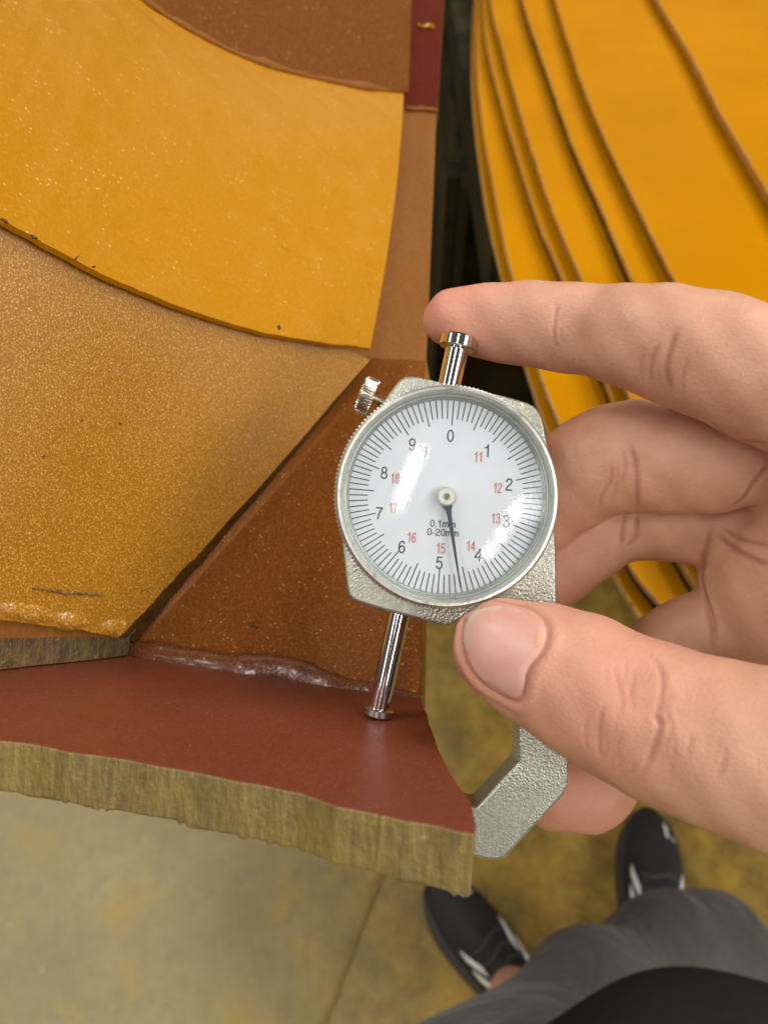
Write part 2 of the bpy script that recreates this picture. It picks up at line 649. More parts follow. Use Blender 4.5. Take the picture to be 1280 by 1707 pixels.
def gap_shade_mat():
    s = NT("gap_shade_dark")
    c = s.mix(s.ramp(s.noise(9, 5, 0.65), 0.4, 0.65), (0.010, 0.008, 0.003), (0.040, 0.029, 0.009))  # shade of the gap and slits put into one dark colour
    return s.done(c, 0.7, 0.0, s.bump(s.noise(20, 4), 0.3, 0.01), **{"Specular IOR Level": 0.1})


M['dark'] = gap_shade_mat()

# ------------------------------------------------------------------ ground
fl = mesh_obj("floor", [(-30, -30, 0), (30, -30, 0), (30, 30, 0), (-30, 30, 0)], [[0, 1, 2, 3]], M['floor'])
tag(fl, kind='structure')


def floor_pt(u, v, z=0.004):
    r = ray(u, v)
    t = (z - CAM[2]) / r[2]
    return CAM + r * t


# a joint in the concrete that has filled with paint
ja = resample([floor_pt(650, 1425), floor_pt(612, 1520), floor_pt(578, 1610), floor_pt(540, 1712), floor_pt(500, 1830)], 24)
ja[:, 0] += rng.normal(0, 0.0012, 24)
w = 0.0022 + 0.001 * rng.random(24)
V = [p + np.array([-w[i], 0, 0]) for i, p in enumerate(ja)] + [p + np.array([w[i], 0, 0]) for i, p in enumerate(ja)]
j = mesh_obj("floor_joint", V, [[i, i + 24, i + 25, i + 1] for i in range(23)], simple("joint_paint", (0.24, 0.14, 0.015), 0.6), fl)

# ------------------------------------------------------------------ gauge frame (needed for the steel's contact)
DR = 0.170                                   # depth of the spindle
rv = XA * 0.2126 + UA * 0.9771               # spindle axis, up
gx = XA * 0.9771 - UA * 0.2126
gz = -FA
GM = Matrix([[gx[i], rv[i], gz[i], 0] for i in range(3)] + [[0, 0, 0, 1]])
g0 = W(743, 828, DR)
GM.translation = Vector(g0)
GI = GM.inverted()


def L(u, v, z):
    """photo pixel -> gauge local coordinates on the local plane z"""
    r = ray(u, v)
    t = np.dot(g0 + gz * z - CAM, gz) / np.dot(r, gz)
    p = GI @ Vector(CAM + r * t)
    return np.array(p)


# ------------------------------------------------------------------ the welded steel piece
steel = empty("steel_weldment", W(400, 900, 0.21))
tag(steel, "welded steel piece of golden, brown and red painted plates under the gauge tip", "steelwork")
SI = steel.matrix_world.inverted()
bpy.context.view_layer.update()
s_off = np.array(steel.location)


def rel(P):
    return np.array(P) - s_off


TIP = W(628, 1196, DR)
RP = Plane(TIP, TIP + gx, TIP + np.cross(rv, gx))
RP.n = XA * 0.08 + UA * 0.9968                # plate lies close to square under the spindle


def on_base(u, v):
    return float(np.dot(RP.hit(u, v) - CAM, FA))


BP = Plane(RP.hit(220, 1090), RP.hit(700, 1160), W(620, 600, 0.278))
GP = Plane(W(0, 1063, on_base(0, 1118) - 0.001), W(205, 1062, on_base(213, 1094) - 0.003), W(617, 598, 0.264))


def jag(px, n, amp, seed=0, sm=3):
    """resample a pixel polyline and roughen it"""
    rg = np.random.default_rng(seed)
    P = resample(px, n)
    k = rg.normal(0, 1, n)
    k = np.convolve(k, [0.2, 0.6, 0.2] if sm == 3 else np.hanning(sm + 2)[1:-1] / (sm * 0.35), 'same') + 0.5 * np.convolve(rg.normal(0, 1, n), np.ones(7) / 2.6, 'same')
    T = np.gradient(P, axis=0)
    T /= np.linalg.norm(T, axis=1, keepdims=True) + 1e-9
    P[1:-1] += (np.stack([-T[:, 1], T[:, 0]], 1) * k[:, None] * amp)[1:-1]
    return P


# red base plate
front = jag([(-220, 1196), (0, 1233), (100, 1250), (200, 1266), (300, 1284), (430, 1309), (500, 1322), (560, 1345), (620, 1356), (680, 1370), (740, 1380), (792, 1391)], 150, 1.3, 1, 11)
right = jag([(794, 1375), (790, 1350), (778, 1328), (757, 1298), (741, 1270), (729, 1246), (714, 1200), (704, 1160), (700, 1120)], 36, 1.3, 2)
outline = np.vstack([front, right, [(-260, 985)]])
fr = [RP.hit(u, v) for u, v in outline]
wv = np.convolve(rng.normal(size=len(fr) + 8), np.ones(9) / 9, 'valid')
bk = [p - RP.n * (0.0090 + 0.0006 * wv[i]) for i, p in enumerate(fr)]
# keep the far corner deep enough for the wall to stand on
loft("base_plate", rel(fr), rel(bk), [M['red'], M['cut']], steel, 0.0004, 1, 1)

# brown back plate and its bent upper strips
ol = np.vstack([[(-260, 1010), (220, 1091), (460, 1124)], jag([(700, 1162), (704, 1000), (707, 800), (711, 601)], 20, 0.5, 3), [(560, 592), (-260, 480)]])
fr = [BP.hit(u, v) for u, v in ol]
loft("back_plate", rel(fr), rel([p - BP.n * 0.010 for p in fr]), [M['brown'], M['cut_gold']], steel, 0.0004, 1)
B2 = Plane(W(618, 597, 0.2785), W(712, 602, 0.283), W(728, 183, 0.378))
ol = [(480, 590), (620, 596.5), (711, 602.5), (716, 480), (722, 330), (728, 184), (676, 179), (500, 170)]
fr = [B2.hit(u, v) for u, v in ol]
loft("side_strip", rel(fr), rel([p - B2.n * 0.008 for p in fr]), [M['tan'], M['cut_gold']], steel, 0.0006, 1)
B3 = Plane(W(728, 183, 0.386), W(660, 178, 0.383), W(741, -20, 0.440))
ol = [(560, 210), (729, 200), (735, 90), (741, 0), (750, -160), (560, -160)]
fr = [B3.hit(u, v) for u, v in ol]
loft("upper_strip", rel(fr), rel([p - B3.n * 0.008 for p in fr]), [M['dark_red'], M['cut_gold']], steel, 0.0006, 1)
tube("seam_bead", rel([B2.hit(u, v, 0.001) for u, v in cr([(676, 179), (692, 181), (710, 181), (729, 184)], 5)]), [0.0011] * 16, M['tan'], steel, 10, 0.12)
tube("paint_fleck", rel([B3.hit(u, v, 0.0008) for u, v in cr([(696, 39), (705, 44), (716, 42), (722, 45)], 4)]), list(np.linspace(0.0005, 0.0014, 13)), M['gold_up'], steel, 8, 0.2)

# tier plate under the golden slab
f_px = [(-220, 1066), (-100, 1065), (0, 1064), (60, 1063), (120, 1062), (180, 1062), (214, 1060), (226, 1052), (250, 1005), (200, 940), (-220, 900)]
b_px = [(-220, 1146), (-100, 1130), (0, 1118), (60, 1111), (120, 1105), (175, 1099), (213, 1094), (222, 1080)]
fr = [GP.hit(u, v, -0.0006) for u, v in f_px]
bk = [RP.hit(u, v, 0.0002) for u, v in b_px] + [p - GP.n * 0.007 for p in fr[8:]]
loft("tier_plate", rel(fr), rel(bk), [M['tan'], M['cut_dark']], steel, 0.0004, 1)

# golden slab
re_ = jag([(617, 600), (590, 630), (560, 664), (500, 735), (430, 815), (380, 868), (338, 916)], 40, 0.25, 5)
re2 = jag([(334, 921), (300, 955), (268, 990), (240, 1020), (216, 1046), (207, 1056)], 34, 0.8, 6)
bo = jag([(200, 1060), (180, 1058), (140, 1052), (100, 1046), (60, 1040), (0, 1030), (-120, 1010), (-300, 980)], 50, 1.5, 7)
drop = np.zeros((40 + 34 + 50 + 8, 2))
drop[:40] = np.stack([np.linspace(2, 10, 40), np.linspace(2, 9, 40)], 1)
drop[40:74] = np.stack([np.linspace(11, 19, 34), np.linspace(10, 15, 34)], 1)
ol = np.vstack([re_, re2, bo, [(-420, 700), (-420, 100), (-100, 280), (0, 345), (150, 430), (300, 500), (450, 545), (560, 570)]])
fr = [GP.hit(u, v, 0.0012) for u, v in ol]
bk = [GP.hit(u, v, -0.0036) for u, v in ol + drop]
loft("gold_slab", rel(fr), rel(bk), [M['gold'], M['cut_dark']], steel, 0.0005, 1)
# rounded weld at its lower end
pth = cr([(-260, 970), (-120, 995), (-40, 1008), (10, 1016), (50, 1022), (90, 1030), (125, 1036), (160, 1041), (192, 1046), (204, 1050)], 7)
n = len(pth)
wn = np.convolve(np.random.default_rng(23).normal(size=n + 10), np.hanning(13)[1:-1] / 3.2, 'valid')[:n]
rad = 0.0031 * (1 + 0.17 * wn)
rad[-6:] *= np.linspace(1, 0.55, 6)
tube("weld_bead", rel([GP.hit(u, v - 3, -0.0013) for u, v in pth]), rad, M['bead_gold'], steel, 24, 0.01)
# a curl of paint on the slab
tube("paint_curl", rel([GP.hit(u, v, 0.0013) for u, v in cr([(54, 981), (80, 983), (104, 987), (128, 989), (150, 990), (172, 993)], 5)]), list(0.00028 * np.sin(np.linspace(0.25, 2.9, 26)) + 0.00015), M['cut_gold'], steel, 8, 0.25)
tube("paint_hair", rel([GP.hit(u, v, 0.0005) for u, v in cr([(228, 1028), (240, 1018), (256, 1014)], 5)]), [0.00012] * 11, M['bead_brown'], steel, 6)

# brown weld between back plate and base plate
pth = cr([(205, 1086), (232, 1089), (262, 1095), (300, 1101), (340, 1106), (380, 1113), (412, 1118), (440, 1116), (470, 1118), (505, 1128), (540, 1142), (565, 1152), (610, 1156), (655, 1163), (704, 1168)], 8)
n = len(pth)
wn = np.convolve(np.random.default_rng(29).normal(size=n + 16), np.hanning(19)[1:-1] / 4.0, 'valid')[:n]
rad = 0.0042 * (1 + 0.13 * wn)
rad[int(n * 0.74):] *= np.linspace(1, 0.55, n - int(n * 0.74))
tube("weld_bead", rel([BP.hit(u, v + 2, -0.0004) for u, v in pth]), rad, M['bead_brown'], steel, 28, 0.006)

# golden curved upper liner and brown plate above it
bot = resample(cr([(-330, 120), (-160, 258), (0, 362), (60, 396), (120, 431), (200, 469), (280, 503), (360, 531), (450, 555), (540, 571), (617, 580)], 6), 90)
top = resample(cr([(-90, -330), (60, -150), (230, -8), (280, 27), (340, 62), (400, 91), (470, 115), (540, 132), (610, 145), (673, 152)], 6), 90)
rg = np.random.default_rng(11)
bot[:-1, 1] += np.convolve(rg.normal(0, 1.4, 90), [0.3, 0.5, 0.3], 'same')[:-1]
A = np.array([GP.hit(u, v, 0.0042) for u, v in bot])
dA = np.dot(A - CAM, FA)
t = np.linspace(0, 1, 90)
dB = dA + 0.080 + 0.020 * t
Bc = np.array([W(u, v, d) for (u, v), d in zip(top, dB)])
lin = ruled("gold_liner", A, Bc, 14, 0.0016, M['gold_up'], None, bulge=0.004)
lin.parent = steel
lin.matrix_parent_inverse = Matrix.Translation(-Vector(s_off))
bead = [p + 0.001 * (CAM - p) / np.linalg.norm(CAM - p) for p in Bc]
rad = 0.0009 + 0.0006 * np.abs(np.convolve(rg.normal(size=90), np.ones(5) / 3, 'same'))
rad[:40] *= 0.8
rad[-12:-3] += 0.0009 * np.sin(np.linspace(0, math.pi, 9))
tube("edge_bead", rel(bead), rad, M['tan'], steel, 10, 0.08)
top2 = top + np.array([[30, -420]]) * (1 - 0.0 * t[:, None])
top2[:, 0] = np.linspace(60, 694, 90)
C2 = np.array([W(u, v, d + 0.07) for (u, v), d in zip(top2, dB)])
Bs = np.array([W(u, v, d - 0.0004) for (u, v), d in zip(top + np.array([[8, 0]]) * t[:, None], dB)])
up = ruled("upper_plate", Bs, C2, 8, 0.006, M['brown_up'], None)
up.parent = steel
up.matrix_parent_inverse = Matrix.Translation(-Vector(s_off))

def flake(name, pl, u, v, sx, sy, rotd, mat, off=0.0004, parent=steel, n=9):
    """a small irregular chip lying on a plate"""
    rg_ = np.random.default_rng(int(u * 7 + v))
    c_ = []
    for k in range(n):
        a_ = 2 * math.pi * k / n
        r_ = 0.75 + 0.5 * rg_.random()
        x, y = sx * r_ * math.cos(a_), sy * r_ * math.sin(a_)
        c_.append((u + x * math.cos(R(rotd)) - y * math.sin(R(rotd)), v + x * math.sin(R(rotd)) + y * math.cos(R(rotd))))
    f_ = [pl.hit(x, y, off) for x, y in c_]
    return loft(name, rel(f_), rel([p - pl.n * 0.0004 for p in f_]), mat, parent, 0)


for u, v, sx, sy, rt in ((420, 1040, 4, 3, 40), (428, 1046, 2, 1.5, 0)):
    flake("dark_chip", BP, u, v, sx, sy, rt, M['cut_dark'])
for u, v, sx, sy in ((671, 1107, 3, 2.5), (544, 994, 2.5, 2), (668, 1150, 2, 1.6), (690, 1152, 2.2, 1.6), (600, 1060, 1.6, 1.2)):
    flake("paint_speck", BP, u, v, sx, sy, 20, M['gold_up'])
for u, v, sx, sy, rt in ((73, 761, 3.5, 1.2, -35), (137, 700, 2.6, 1.0, -20), (202, 706, 2.6, 1.0, 20)):
    flake("dark_chip", GP, u, v, sx, sy, rt, M['cut_dark'], 0.0015)
LP = Plane(A[20], A[80], Bc[60])
for u, v, sx, sy, rt in ((8, 366, 7, 1.8, 35), (58, 394, 6, 1.6, 28), (128, 429, 5, 1.8, -40), (157, 443, 3, 1.2, 0), (466, 545, 4, 1.8, 60), (572, 487, 4, 1.2, 5), (606, 292, 3, 1.2, 60)):
    f_ = flake("dark_chip", LP, u, v, sx, sy, rt, M['cut_dark'], 0.0052)
del f_

# ------------------------------------------------------------------ stacked yellow plates
ZT = 0.964
curves = [
    # (name words, pixel edge curve, how far below the top, label)
    ([(800, -160), (790, -20), (786, 80), (787, 162), (797, 264), (813, 366), (837, 467), (877, 616), (912, 717), (965, 840), (1020, 950), (1057, 1016), (1110, 1085), (1190, 1150), (1300, 1200), (1500, 1250)],
     6, 0.0045, "lowest yellow curved plate, whose bright worn rim borders the dark gap"),
    ([(806, -160), (795, -20), (795, 100), (803, 200), (821, 305), (841, 406), (856, 467), (898, 616), (937, 717), (995, 840), (1043, 932), (1089, 995), (1170, 1070), (1300, 1130), (1500, 1180)],
     5, 0.0045, "yellow curved plate with a thin rim just above the lowest one of the stack"),
    ([(800, -160), (804, 0), (813, 81), (835, 171), (863, 264), (896, 366), (941, 471), (1000, 616), (1040, 717), (1090, 840), (1130, 930), (1190, 1010), (1300, 1070), (1500, 1110)],
     4, 0.0062, "yellow curved plate whose edge is the third line counted from the dark gap"),
    ([(808, -160), (818, 0), (838, 81), (862, 171), (891, 264), (923, 357), (972, 471), (1030, 616), (1070, 717), (1115, 840), (1160, 930), (1220, 1000), (1330, 1050), (1520, 1090)],
     3, 0.0070, "yellow curved plate with an olive rusty edge close beside the third line of the stack"),
    ([(845, -160), (872, 0), (898, 81), (931, 175), (959, 252), (996, 333), (1056, 473), (1115, 616), (1160, 717), (1210, 820), (1270, 900), (1400, 980), (1500, 1000)],
     2, 0.0055, "yellow curved plate with a pinkish rim beside a dark slit, fifth from the dark gap"),
    ([(885, -160), (926, 0), (951, 81), (979, 162), (1024, 264), (1069, 357), (1126, 471), (1190, 600), (1250, 720), (1320, 830), (1420, 900), (1520, 930)],
     1, 0.0060, "yellow curved plate with chipped pink and bright paint flecks along its rim"),
    ([(1010, -160), (1097, 0), (1150, 89), (1203, 191), (1247, 264), (1282, 324), (1330, 410), (1420, 560), (1540, 700)],
     0, 0.0095, "topmost yellow plate with a grey brown cut edge in the top corner"),
]
GAP = 0.0125
for ci, (cv, lvl, th, lab) in enumerate(curves):
    z = ZT - lvl * GAP
    E = resample(cr(cv, 8), 110)
    E += rng.normal(0, 0.35, E.shape)
    P = []
    for u, v in E:
        r = ray(u, v)
        P.append(CAM + r * ((z - CAM[2]) / r[2]))
    P = np.array(P)
    back_y = P[0, 1]
    ol = list(P) + [np.array([1.6, P[-1, 1] - 0.02, z]), np.array([1.6, back_y, z])]
    bk = [p - np.array([0, 0, th]) for p in ol]
    o = loft("steel_plate", ol, bk, [M['yellow'], M['pale_edge'] if ci < 2 else M['yellow_edge']], None, 0.0011, 1)
    tag(o, lab, "steel plate", "stacked yellow curved steel plates")
    bv_ = o.modifiers["bevel"]
    bv_.material = 2
    o.data.materials.append(M['rim'])
    if ci > 0:                                   # dark sheet added as the shade in the slit below it
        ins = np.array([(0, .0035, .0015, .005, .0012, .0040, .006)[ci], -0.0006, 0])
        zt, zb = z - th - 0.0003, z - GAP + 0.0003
        loft("slit_shade", [np.array([p[0], p[1], zt]) + ins for p in ol], [np.array([p[0], p[1], zb]) + ins for p in ol], M['dark'], o, 0)

# stand added under the stack, coloured dark for the shade in the gap
st = empty("gap_shade_stand", (0.5, 1.0, 0))
tag(st, "added stand painted dark as shade in the gap below the stacked yellow plates", "stand")


def box(name, lo, hi, mat, parent=None, bevel=0.002, off=(0, 0, 0)):
    lo, hi, off = np.array(lo, float) - off, np.array(hi, float) - off, None
    V = [(x, y, z) for x in (lo[0], hi[0]) for y in (lo[1], hi[1]) for z in (lo[2], hi[2])]
    F = [[0, 1, 3, 2], [4, 6, 7, 5], [0, 4, 5, 1], [2, 3, 7, 6], [0, 2, 6, 4], [1, 5, 7, 3]]
    return mesh_obj(name, V, F, mat, parent, bevel=bevel)


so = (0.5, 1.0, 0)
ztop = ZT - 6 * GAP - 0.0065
box("side_panel", (0.105, 1.0, 0.02), (0.117, 4.2, ztop - 0.07), M['dark'], st, off=so)  # covers floor that lies in shade, to keep the gap dark
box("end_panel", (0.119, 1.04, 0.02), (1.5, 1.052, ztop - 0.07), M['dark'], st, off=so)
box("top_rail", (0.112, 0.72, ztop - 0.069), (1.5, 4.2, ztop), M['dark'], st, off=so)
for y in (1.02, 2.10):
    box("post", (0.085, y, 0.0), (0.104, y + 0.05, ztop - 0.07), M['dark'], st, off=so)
# ------------------------------------------------------------------ dial thickness gauge
gauge = empty("thickness_gauge", mat=GM)
tag(gauge, "dial thickness gauge with white round face held against the red plate", "gauge")

ZF, ZB = 0.004, -0.004
body_px = [(752, 640), (720, 633), (700, 628), (688, 626.5), (676, 627), (667, 632), (659, 641), (640, 667), (600, 730), (573, 800), (568, 880), (571, 918), (575, 955), (578, 980),
           (581, 993), (587, 1000), (600, 1006), (638, 1018), (690, 1031), (738, 1043), (750, 1043), (759, 1039), (790, 1022), (845, 1030), (858, 1045), (862, 1070),
           (864, 1272), (793, 1346), (700, 1327), (630, 1312), (600, 1306), (592, 1325), (594, 1360), (606, 1375), (640, 1389), (800, 1432), (818, 1436), (832, 1435), (843, 1431),
           (935, 1332), (944, 1320), (948, 1302), (948, 1262), (943, 1247), (931, 1222), (929, 1100), (928, 994), (927, 911), (921, 800), (914, 745), (908, 712), (904, 696), (898, 684),
           (890, 676), (880, 671), (850, 662), (800, 650)]
fr = np.array([L(u, v, ZF) for u, v in body_px])
bk = fr.copy()
bk[:, 2] = ZB
n = len(fr)
area = 0.5 * sum(fr[i, 0] * fr[(i + 1) % n, 1] - fr[(i + 1) % n, 0] * fr[i, 1] for i in range(n))
if area < 0:
    fr, bk = fr[::-1], bk[::-1]
V = list(fr) + list(bk)
F = [list(range(n)), [n + i for i in range(n)][::-1]] + [[i, n + i, n + (i + 1) % n, (i + 1) % n] for i in range(n)]
mesh_obj("frame", V, F, M['cast'], gauge, bevel=0.0007, seg=3)

DC = L(743, 828, 0.0055)
Tm = Matrix.Translation(Vector((DC[0], DC[1], 0)))
bz = lathe("bezel", [(0.0205, ZF), (0.0229, ZF), (0.0229, 0.0046), (0.02395, 0.0050), (0.02395, 0.0064), (0.0233, 0.0068), (0.0229, 0.0074), (0.0231, 0.0081), (0.02335, 0.0087),
                     (0.02325, 0.0094), (0.0229, 0.0097), (0.0224, 0.0096), (0.0221, 0.0088)], M['bezel'], gauge, 480, Tm, True, 40, (3, 4, 160, 0.00042))
ri = lathe("inner_rim", [(0.0222, 0.0090), (0.0219, 0.0081), (0.0217, 0.0080), (0.0215, 0.0076), (0.0212, 0.0075), (0.0211, 0.0068), (0.02085, 0.00665), (0.0207, 0.0057), (0.0222, 0.0057)], M['bezel_in'], gauge, 160, Tm, True, 25)
face = lathe("dial_face", [(0.0, 0.0055), (0.0212, 0.0055), (0.0212, 0.0046), (0.0, 0.0046)], M['dial'], gauge, 128, Tm, False, 30)

# printed graduation
ZI = 0.00556
kf = 0.1645 / FPX           # metres per photo pixel on the dial face
rot = R(4.8)                # the dial is turned a little clockwise against the photo
gr = math.atan2(0.2126, 0.9771)   # and the gauge itself leans the same way
V, F = [], []


def dial_xy(r, ang):
    """ang clockwise from photo-up, radius in metres -> local xy"""
    a = ang - gr
    return DC[0] + r * math.sin(a), DC[1] + r * math.cos(a)


def dial_quad(r0, r1, ang, w):
    a = ang - gr
    d = np.array([math.sin(a), math.cos(a)])
    s_ = np.array([d[1], -d[0]])
    b = len(V)
    for r, k in ((r0, -1), (r0, 1), (r1, 1), (r1, -1)):
        p = np.array(DC[:2]) + d * r + s_ * k * w / 2
        V.append((p[0], p[1], ZI))
    F.append([b, b + 3, b + 2, b + 1])


for i in range(100):
    ang = rot + 2 * math.pi * i / 100
    ln = 41 if i % 5 == 0 else 31
    dial_quad((161 - ln) * kf, 161 * kf, ang, 1.75 * kf)
mesh_obj("dial_marking", V, F, M['ink'], face)


def ell(cx, cy, rx, ry, n=26):
    return [(cx + rx * math.sin(2 * math.pi * k / n), cy + ry * math.cos(2 * math.pi * k / n)) for k in range(n + 1)]


G6 = [(.47, .76), (.41, .90), (.29, .95), (.15, .86), (.07, .66), (.06, .40), (.09, .18), (.18, .07), (.29, .04), (.42, .11), (.49, .28), (.45, .48), (.31, .58), (.17, .53), (.07, .36)]
GLY = {                                  # strokes (curved?, points) and advance width
    '0': ([(0, ell(.28, .5, .22, .455))], .60), '1': ([(0, [(.08, .75), (.22, .80), (.32, .98), (.32, .02)])], .60),
    '2': ([(1, [(.06, .66), (.09, .82), (.18, .93), (.29, .95), (.42, .89), (.48, .77), (.45, .64), (.36, .52), (.20, .36), (.10, .22), (.05, .05)]), (0, [(.03, .05), (.51, .05)])], .60),
    '3': ([(1, [(.06, .74), (.10, .87), (.20, .94), (.31, .95), (.42, .89), (.46, .75), (.41, .61), (.24, .53)]), (1, [(.24, .53), (.42, .48), (.50, .31), (.47, .17), (.39, .07), (.27, .04), (.13, .09), (.05, .25)])], .60),
    '4': ([(0, [(.41, .02), (.41, .95), (.04, .28), (.54, .28)])], .60),
    '5': ([(0, [(.48, .94), (.15, .94), (.09, .50)]), (1, [(.09, .50), (.18, .58), (.30, .61), (.43, .54), (.50, .36), (.46, .16), (.36, .06), (.25, .04), (.12, .09), (.05, .24)])], .60),
    '6': ([(1, G6)], .60), '7': ([(1, [(.50, .95), (.35, .68), (.24, .36), (.19, .02)]), (0, [(.04, .95), (.52, .95)])], .60),
    '8': ([(0, ell(.28, .73, .18, .215)), (0, ell(.28, .28, .22, .24))], .60), '9': ([(1, [(.56 - x, 1 - y) for x, y in G6])], .60),
    '.': ([(0, [(.10, .0), (.10, .11)])], .28), '-': ([(0, [(.04, .36), (.32, .36)])], .40),
    'm': ([(0, [(.07, .02), (.07, .72)]), (1, [(.07, .50), (.14, .66), (.26, .70), (.35, .62), (.37, .45), (.37, .02)]), (1, [(.37, .50), (.45, .66), (.57, .70), (.66, .62), (.68, .45), (.68, .02)])], .80),
}


def text(body, name, px, py, h, mat, parent, sx=1.0, rotd=3.0, z=ZI, sw=0.105):
    """print at dial-plane pixel offset (px right, py down, photo frame) from the centre, height h px"""
    total = sum(GLY[c][1] for c in body) - 0.04
    Vt, Ft = [], []
    pen = -total / 2
    k = h * kf
    r = math.hypot(px, py) * kf
    ox, oy = dial_xy(r, math.atan2(px, -py))
    a_ = -R(rotd) + gr
    ca, sa = math.cos(a_), math.sin(a_)
    nst = 0
    for c in body:
        for curved, pts in GLY[c][0]:
            P = cr(pts, 5) if curved else np.array(pts, float)
            if not curved and len(P) < 8:
                # square corners: lay each straight piece on its own
                segs = [P[i:i + 2] for i in range(len(P) - 1)]
            else:
                segs = [P]
            for S_ in segs:
                S_ = np.array(S_, float).copy()
                S_[:, 0] = (S_[:, 0] + pen) * sx
                S_[:, 1] -= 0.5
                T_ = np.gradient(S_, axis=0)
                if len(S_) > 8 and np.allclose(S_[0], S_[-1]):
                    T_[0] = T_[-1] = T_[0] + T_[-1]
                T_ /= np.linalg.norm(T_, axis=1, keepdims=True)
                N_ = np.stack([-T_[:, 1], T_[:, 0]], 1) * sw / 2
                if len(S_) == 2:
                    S_ = S_ + T_ * np.array([[-1.0], [1.0]]) * sw * 0.35
                b = len(Vt)
                for sgn in (1, -1):
                    for p in S_ + N_ * sgn:
                        x, y = p * k
                        Vt.append((ox + x * ca - y * sa, oy + x * sa + y * ca, z + nst * 0.000012))
                n_ = len(S_)
                Ft += [[b + i, b + n_ + i, b + n_ + i + 1, b + i + 1] for i in range(n_ - 1)]
                nst += 1
        pen += GLY[c][1]
    return mesh_obj(name, Vt, Ft, mat, parent)


q = 1 / 3.048
for b_, x, y in (("0", 24, -310), ("1", 212, -233), ("2", 322, -62), ("3", 307, 125), ("4", 164, 295), ("5", -33, 335), ("6", -223, 255), ("7", -338, 85), ("8", -313, -122), ("9", -171, -265)):
    text(b_, "numeral", x * q, y * q, 20.5, M['ink'], face, 1.02, sw=0.115)
for b_, x, y in (("11", 167, -202), ("12", 264, -45), ("13", 254, 110), ("14", 127, 250), ("15", -26, 262), ("16", -173, 207), ("17", -268, 58), ("18", -258, -93), ("19", -118, -230)):
    text(b_, "red_numeral", x * q, y * q, 17.0, M['red_ink'], face, 0.74, sw=0.10)
text("0.1mm", "scale_print", -15 * q, 138 * q, 11.5, M['ink'], face, 1.22, sw=0.135)
text("0-20mm", "range_print", -15 * q, 182 * q, 11.5, M['ink'], face, 1.22, sw=0.135)

# pointer
pa = math.atan2(72, -(-465)) if False else math.pi - math.atan2(72, 465)
a = pa - gr
d2 = np.array([math.sin(a), math.cos(a)])
s2 = np.array([d2[1], -d2[0]])
pr = [(9, 7), (17, 7.5), (22, 5.2), (30, 4.0), (60, 3.0), (110, 1.9), (152, 0.9)]
V = []
for zz in (0.0071, 0.0068):
    for r, hw in pr:
        for sg in (-1, 1):
            p = np.array(DC[:2]) + d2 * r * kf + s2 * sg * hw * kf
            V.append((p[0], p[1], zz))
m = len(pr)
F = []
for i in range(m - 1):
    a0 = 2 * i
    F.append([a0, a0 + 1, a0 + 3, a0 + 2])
    b0 = 2 * m + 2 * i
    F.append([b0 + 2, b0 + 3, b0 + 1, b0])
    F.append([a0, a0 + 2, b0 + 2, b0])
    F.append([a0 + 3, a0 + 1, b0 + 1, b0 + 3])
F.append([2 * m - 2, 2 * m - 1, 4 * m - 1, 4 * m - 2])
F.append([1, 0, 2 * m, 2 * m + 1])
ptr = mesh_obj("pointer", V, F, M['pointer'], gauge)
hub = lathe("hub", [(0.0, 0.0080), (0.0017, 0.0080), (0.0020, 0.0077), (0.00205, 0.0070), (0.00205, 0.0060), (0.0, 0.0060)], M['hubm'], ptr, 40, Tm, False, 30)
lathe("hub_pin", [(0.00030, 0.0080), (0.00072, 0.0080), (0.00072, 0.00812), (0.00056, 0.00812), (0.00052, 0.00804), (0.0, 0.00804)], M['chrome_dull'], ptr, 28, Tm, False, 30)
# pin slot
V = []
for zz in (0.00818, 0.00800):
    for x, y in ((-0.0005, -0.00008), (0.0005, -0.00008), (0.0005, 0.00008), (-0.0005, 0.00008)):
        c_, s_ = math.cos(R(70)), math.sin(R(70))
        V.append((DC[0] + x * c_ - y * s_, DC[1] + x * s_ + y * c_, zz))
mesh_obj("pin_slot", V, [[0, 1, 2, 3], [7, 6, 5, 4], [0, 4, 5, 1], [1, 5, 6, 2], [2, 6, 7, 3], [3, 7, 4, 0]], M['pointer'], ptr)

# domed crystal
prof = []
rr = 0.0219
sag = 0.0030
Rs = (rr * rr + sag * sag) / (2 * sag)
for i in range(25):
    r = rr * (1 - i / 24)
    prof.append((r, 0.0082 + math.sqrt(Rs * Rs - r * r) - (Rs - sag)))
for i in range(25):
    r = rr * (i / 24)
    prof.append((r, 0.0074 + math.sqrt(Rs * Rs - r * r) - (Rs - sag)))
prof[24] = (0.0, prof[24][1])
lathe("crystal", prof, M['glass'], gauge, 128, Tm, True, 60)

# spindle, button, tip
axp = L(764, 582, 0.0)
tip = L(628, 1196, 0.0)
axp = np.array([tip[0], axp[1], 0.0])
rs = 0.00262
yt = L(765, 574, 0)[1]
Sm = axis_matrix((tip[0], 0, 0), (0, 1, 0))
y_lo_body = L(664, 1026, 0)[1]
y_hi_body = L(752, 640, 0)[1]
lathe("spindle", [(0.0, tip[1] + 0.0006), (rs - 0.0003, tip[1] + 0.0006), (rs - 0.0001, yt - 0.0003), (0.0, yt - 0.0003)], M['chrome'], gauge, 48, Sm, False, 30)
lathe("button", [(0.0, yt - 0.0010), (0.0037, yt - 0.0010), (0.0041, yt - 0.0007), (0.0041, yt + 0.0013), (0.0037, yt + 0.0018), (0.0, yt + 0.0019)], M['chrome'], gauge, 48, Sm, False, 30)
lathe("tip", [(0.0, tip[1]), (0.0026, tip[1]), (0.0034, tip[1] + 0.0007), (0.0034, tip[1] + 0.0020), (0.0031, tip[1] + 0.0022), (0.0026, tip[1] + 0.0023), (0.0, tip[1] + 0.0023)], M['chrome_dull'], gauge, 48, Sm, False, 30)
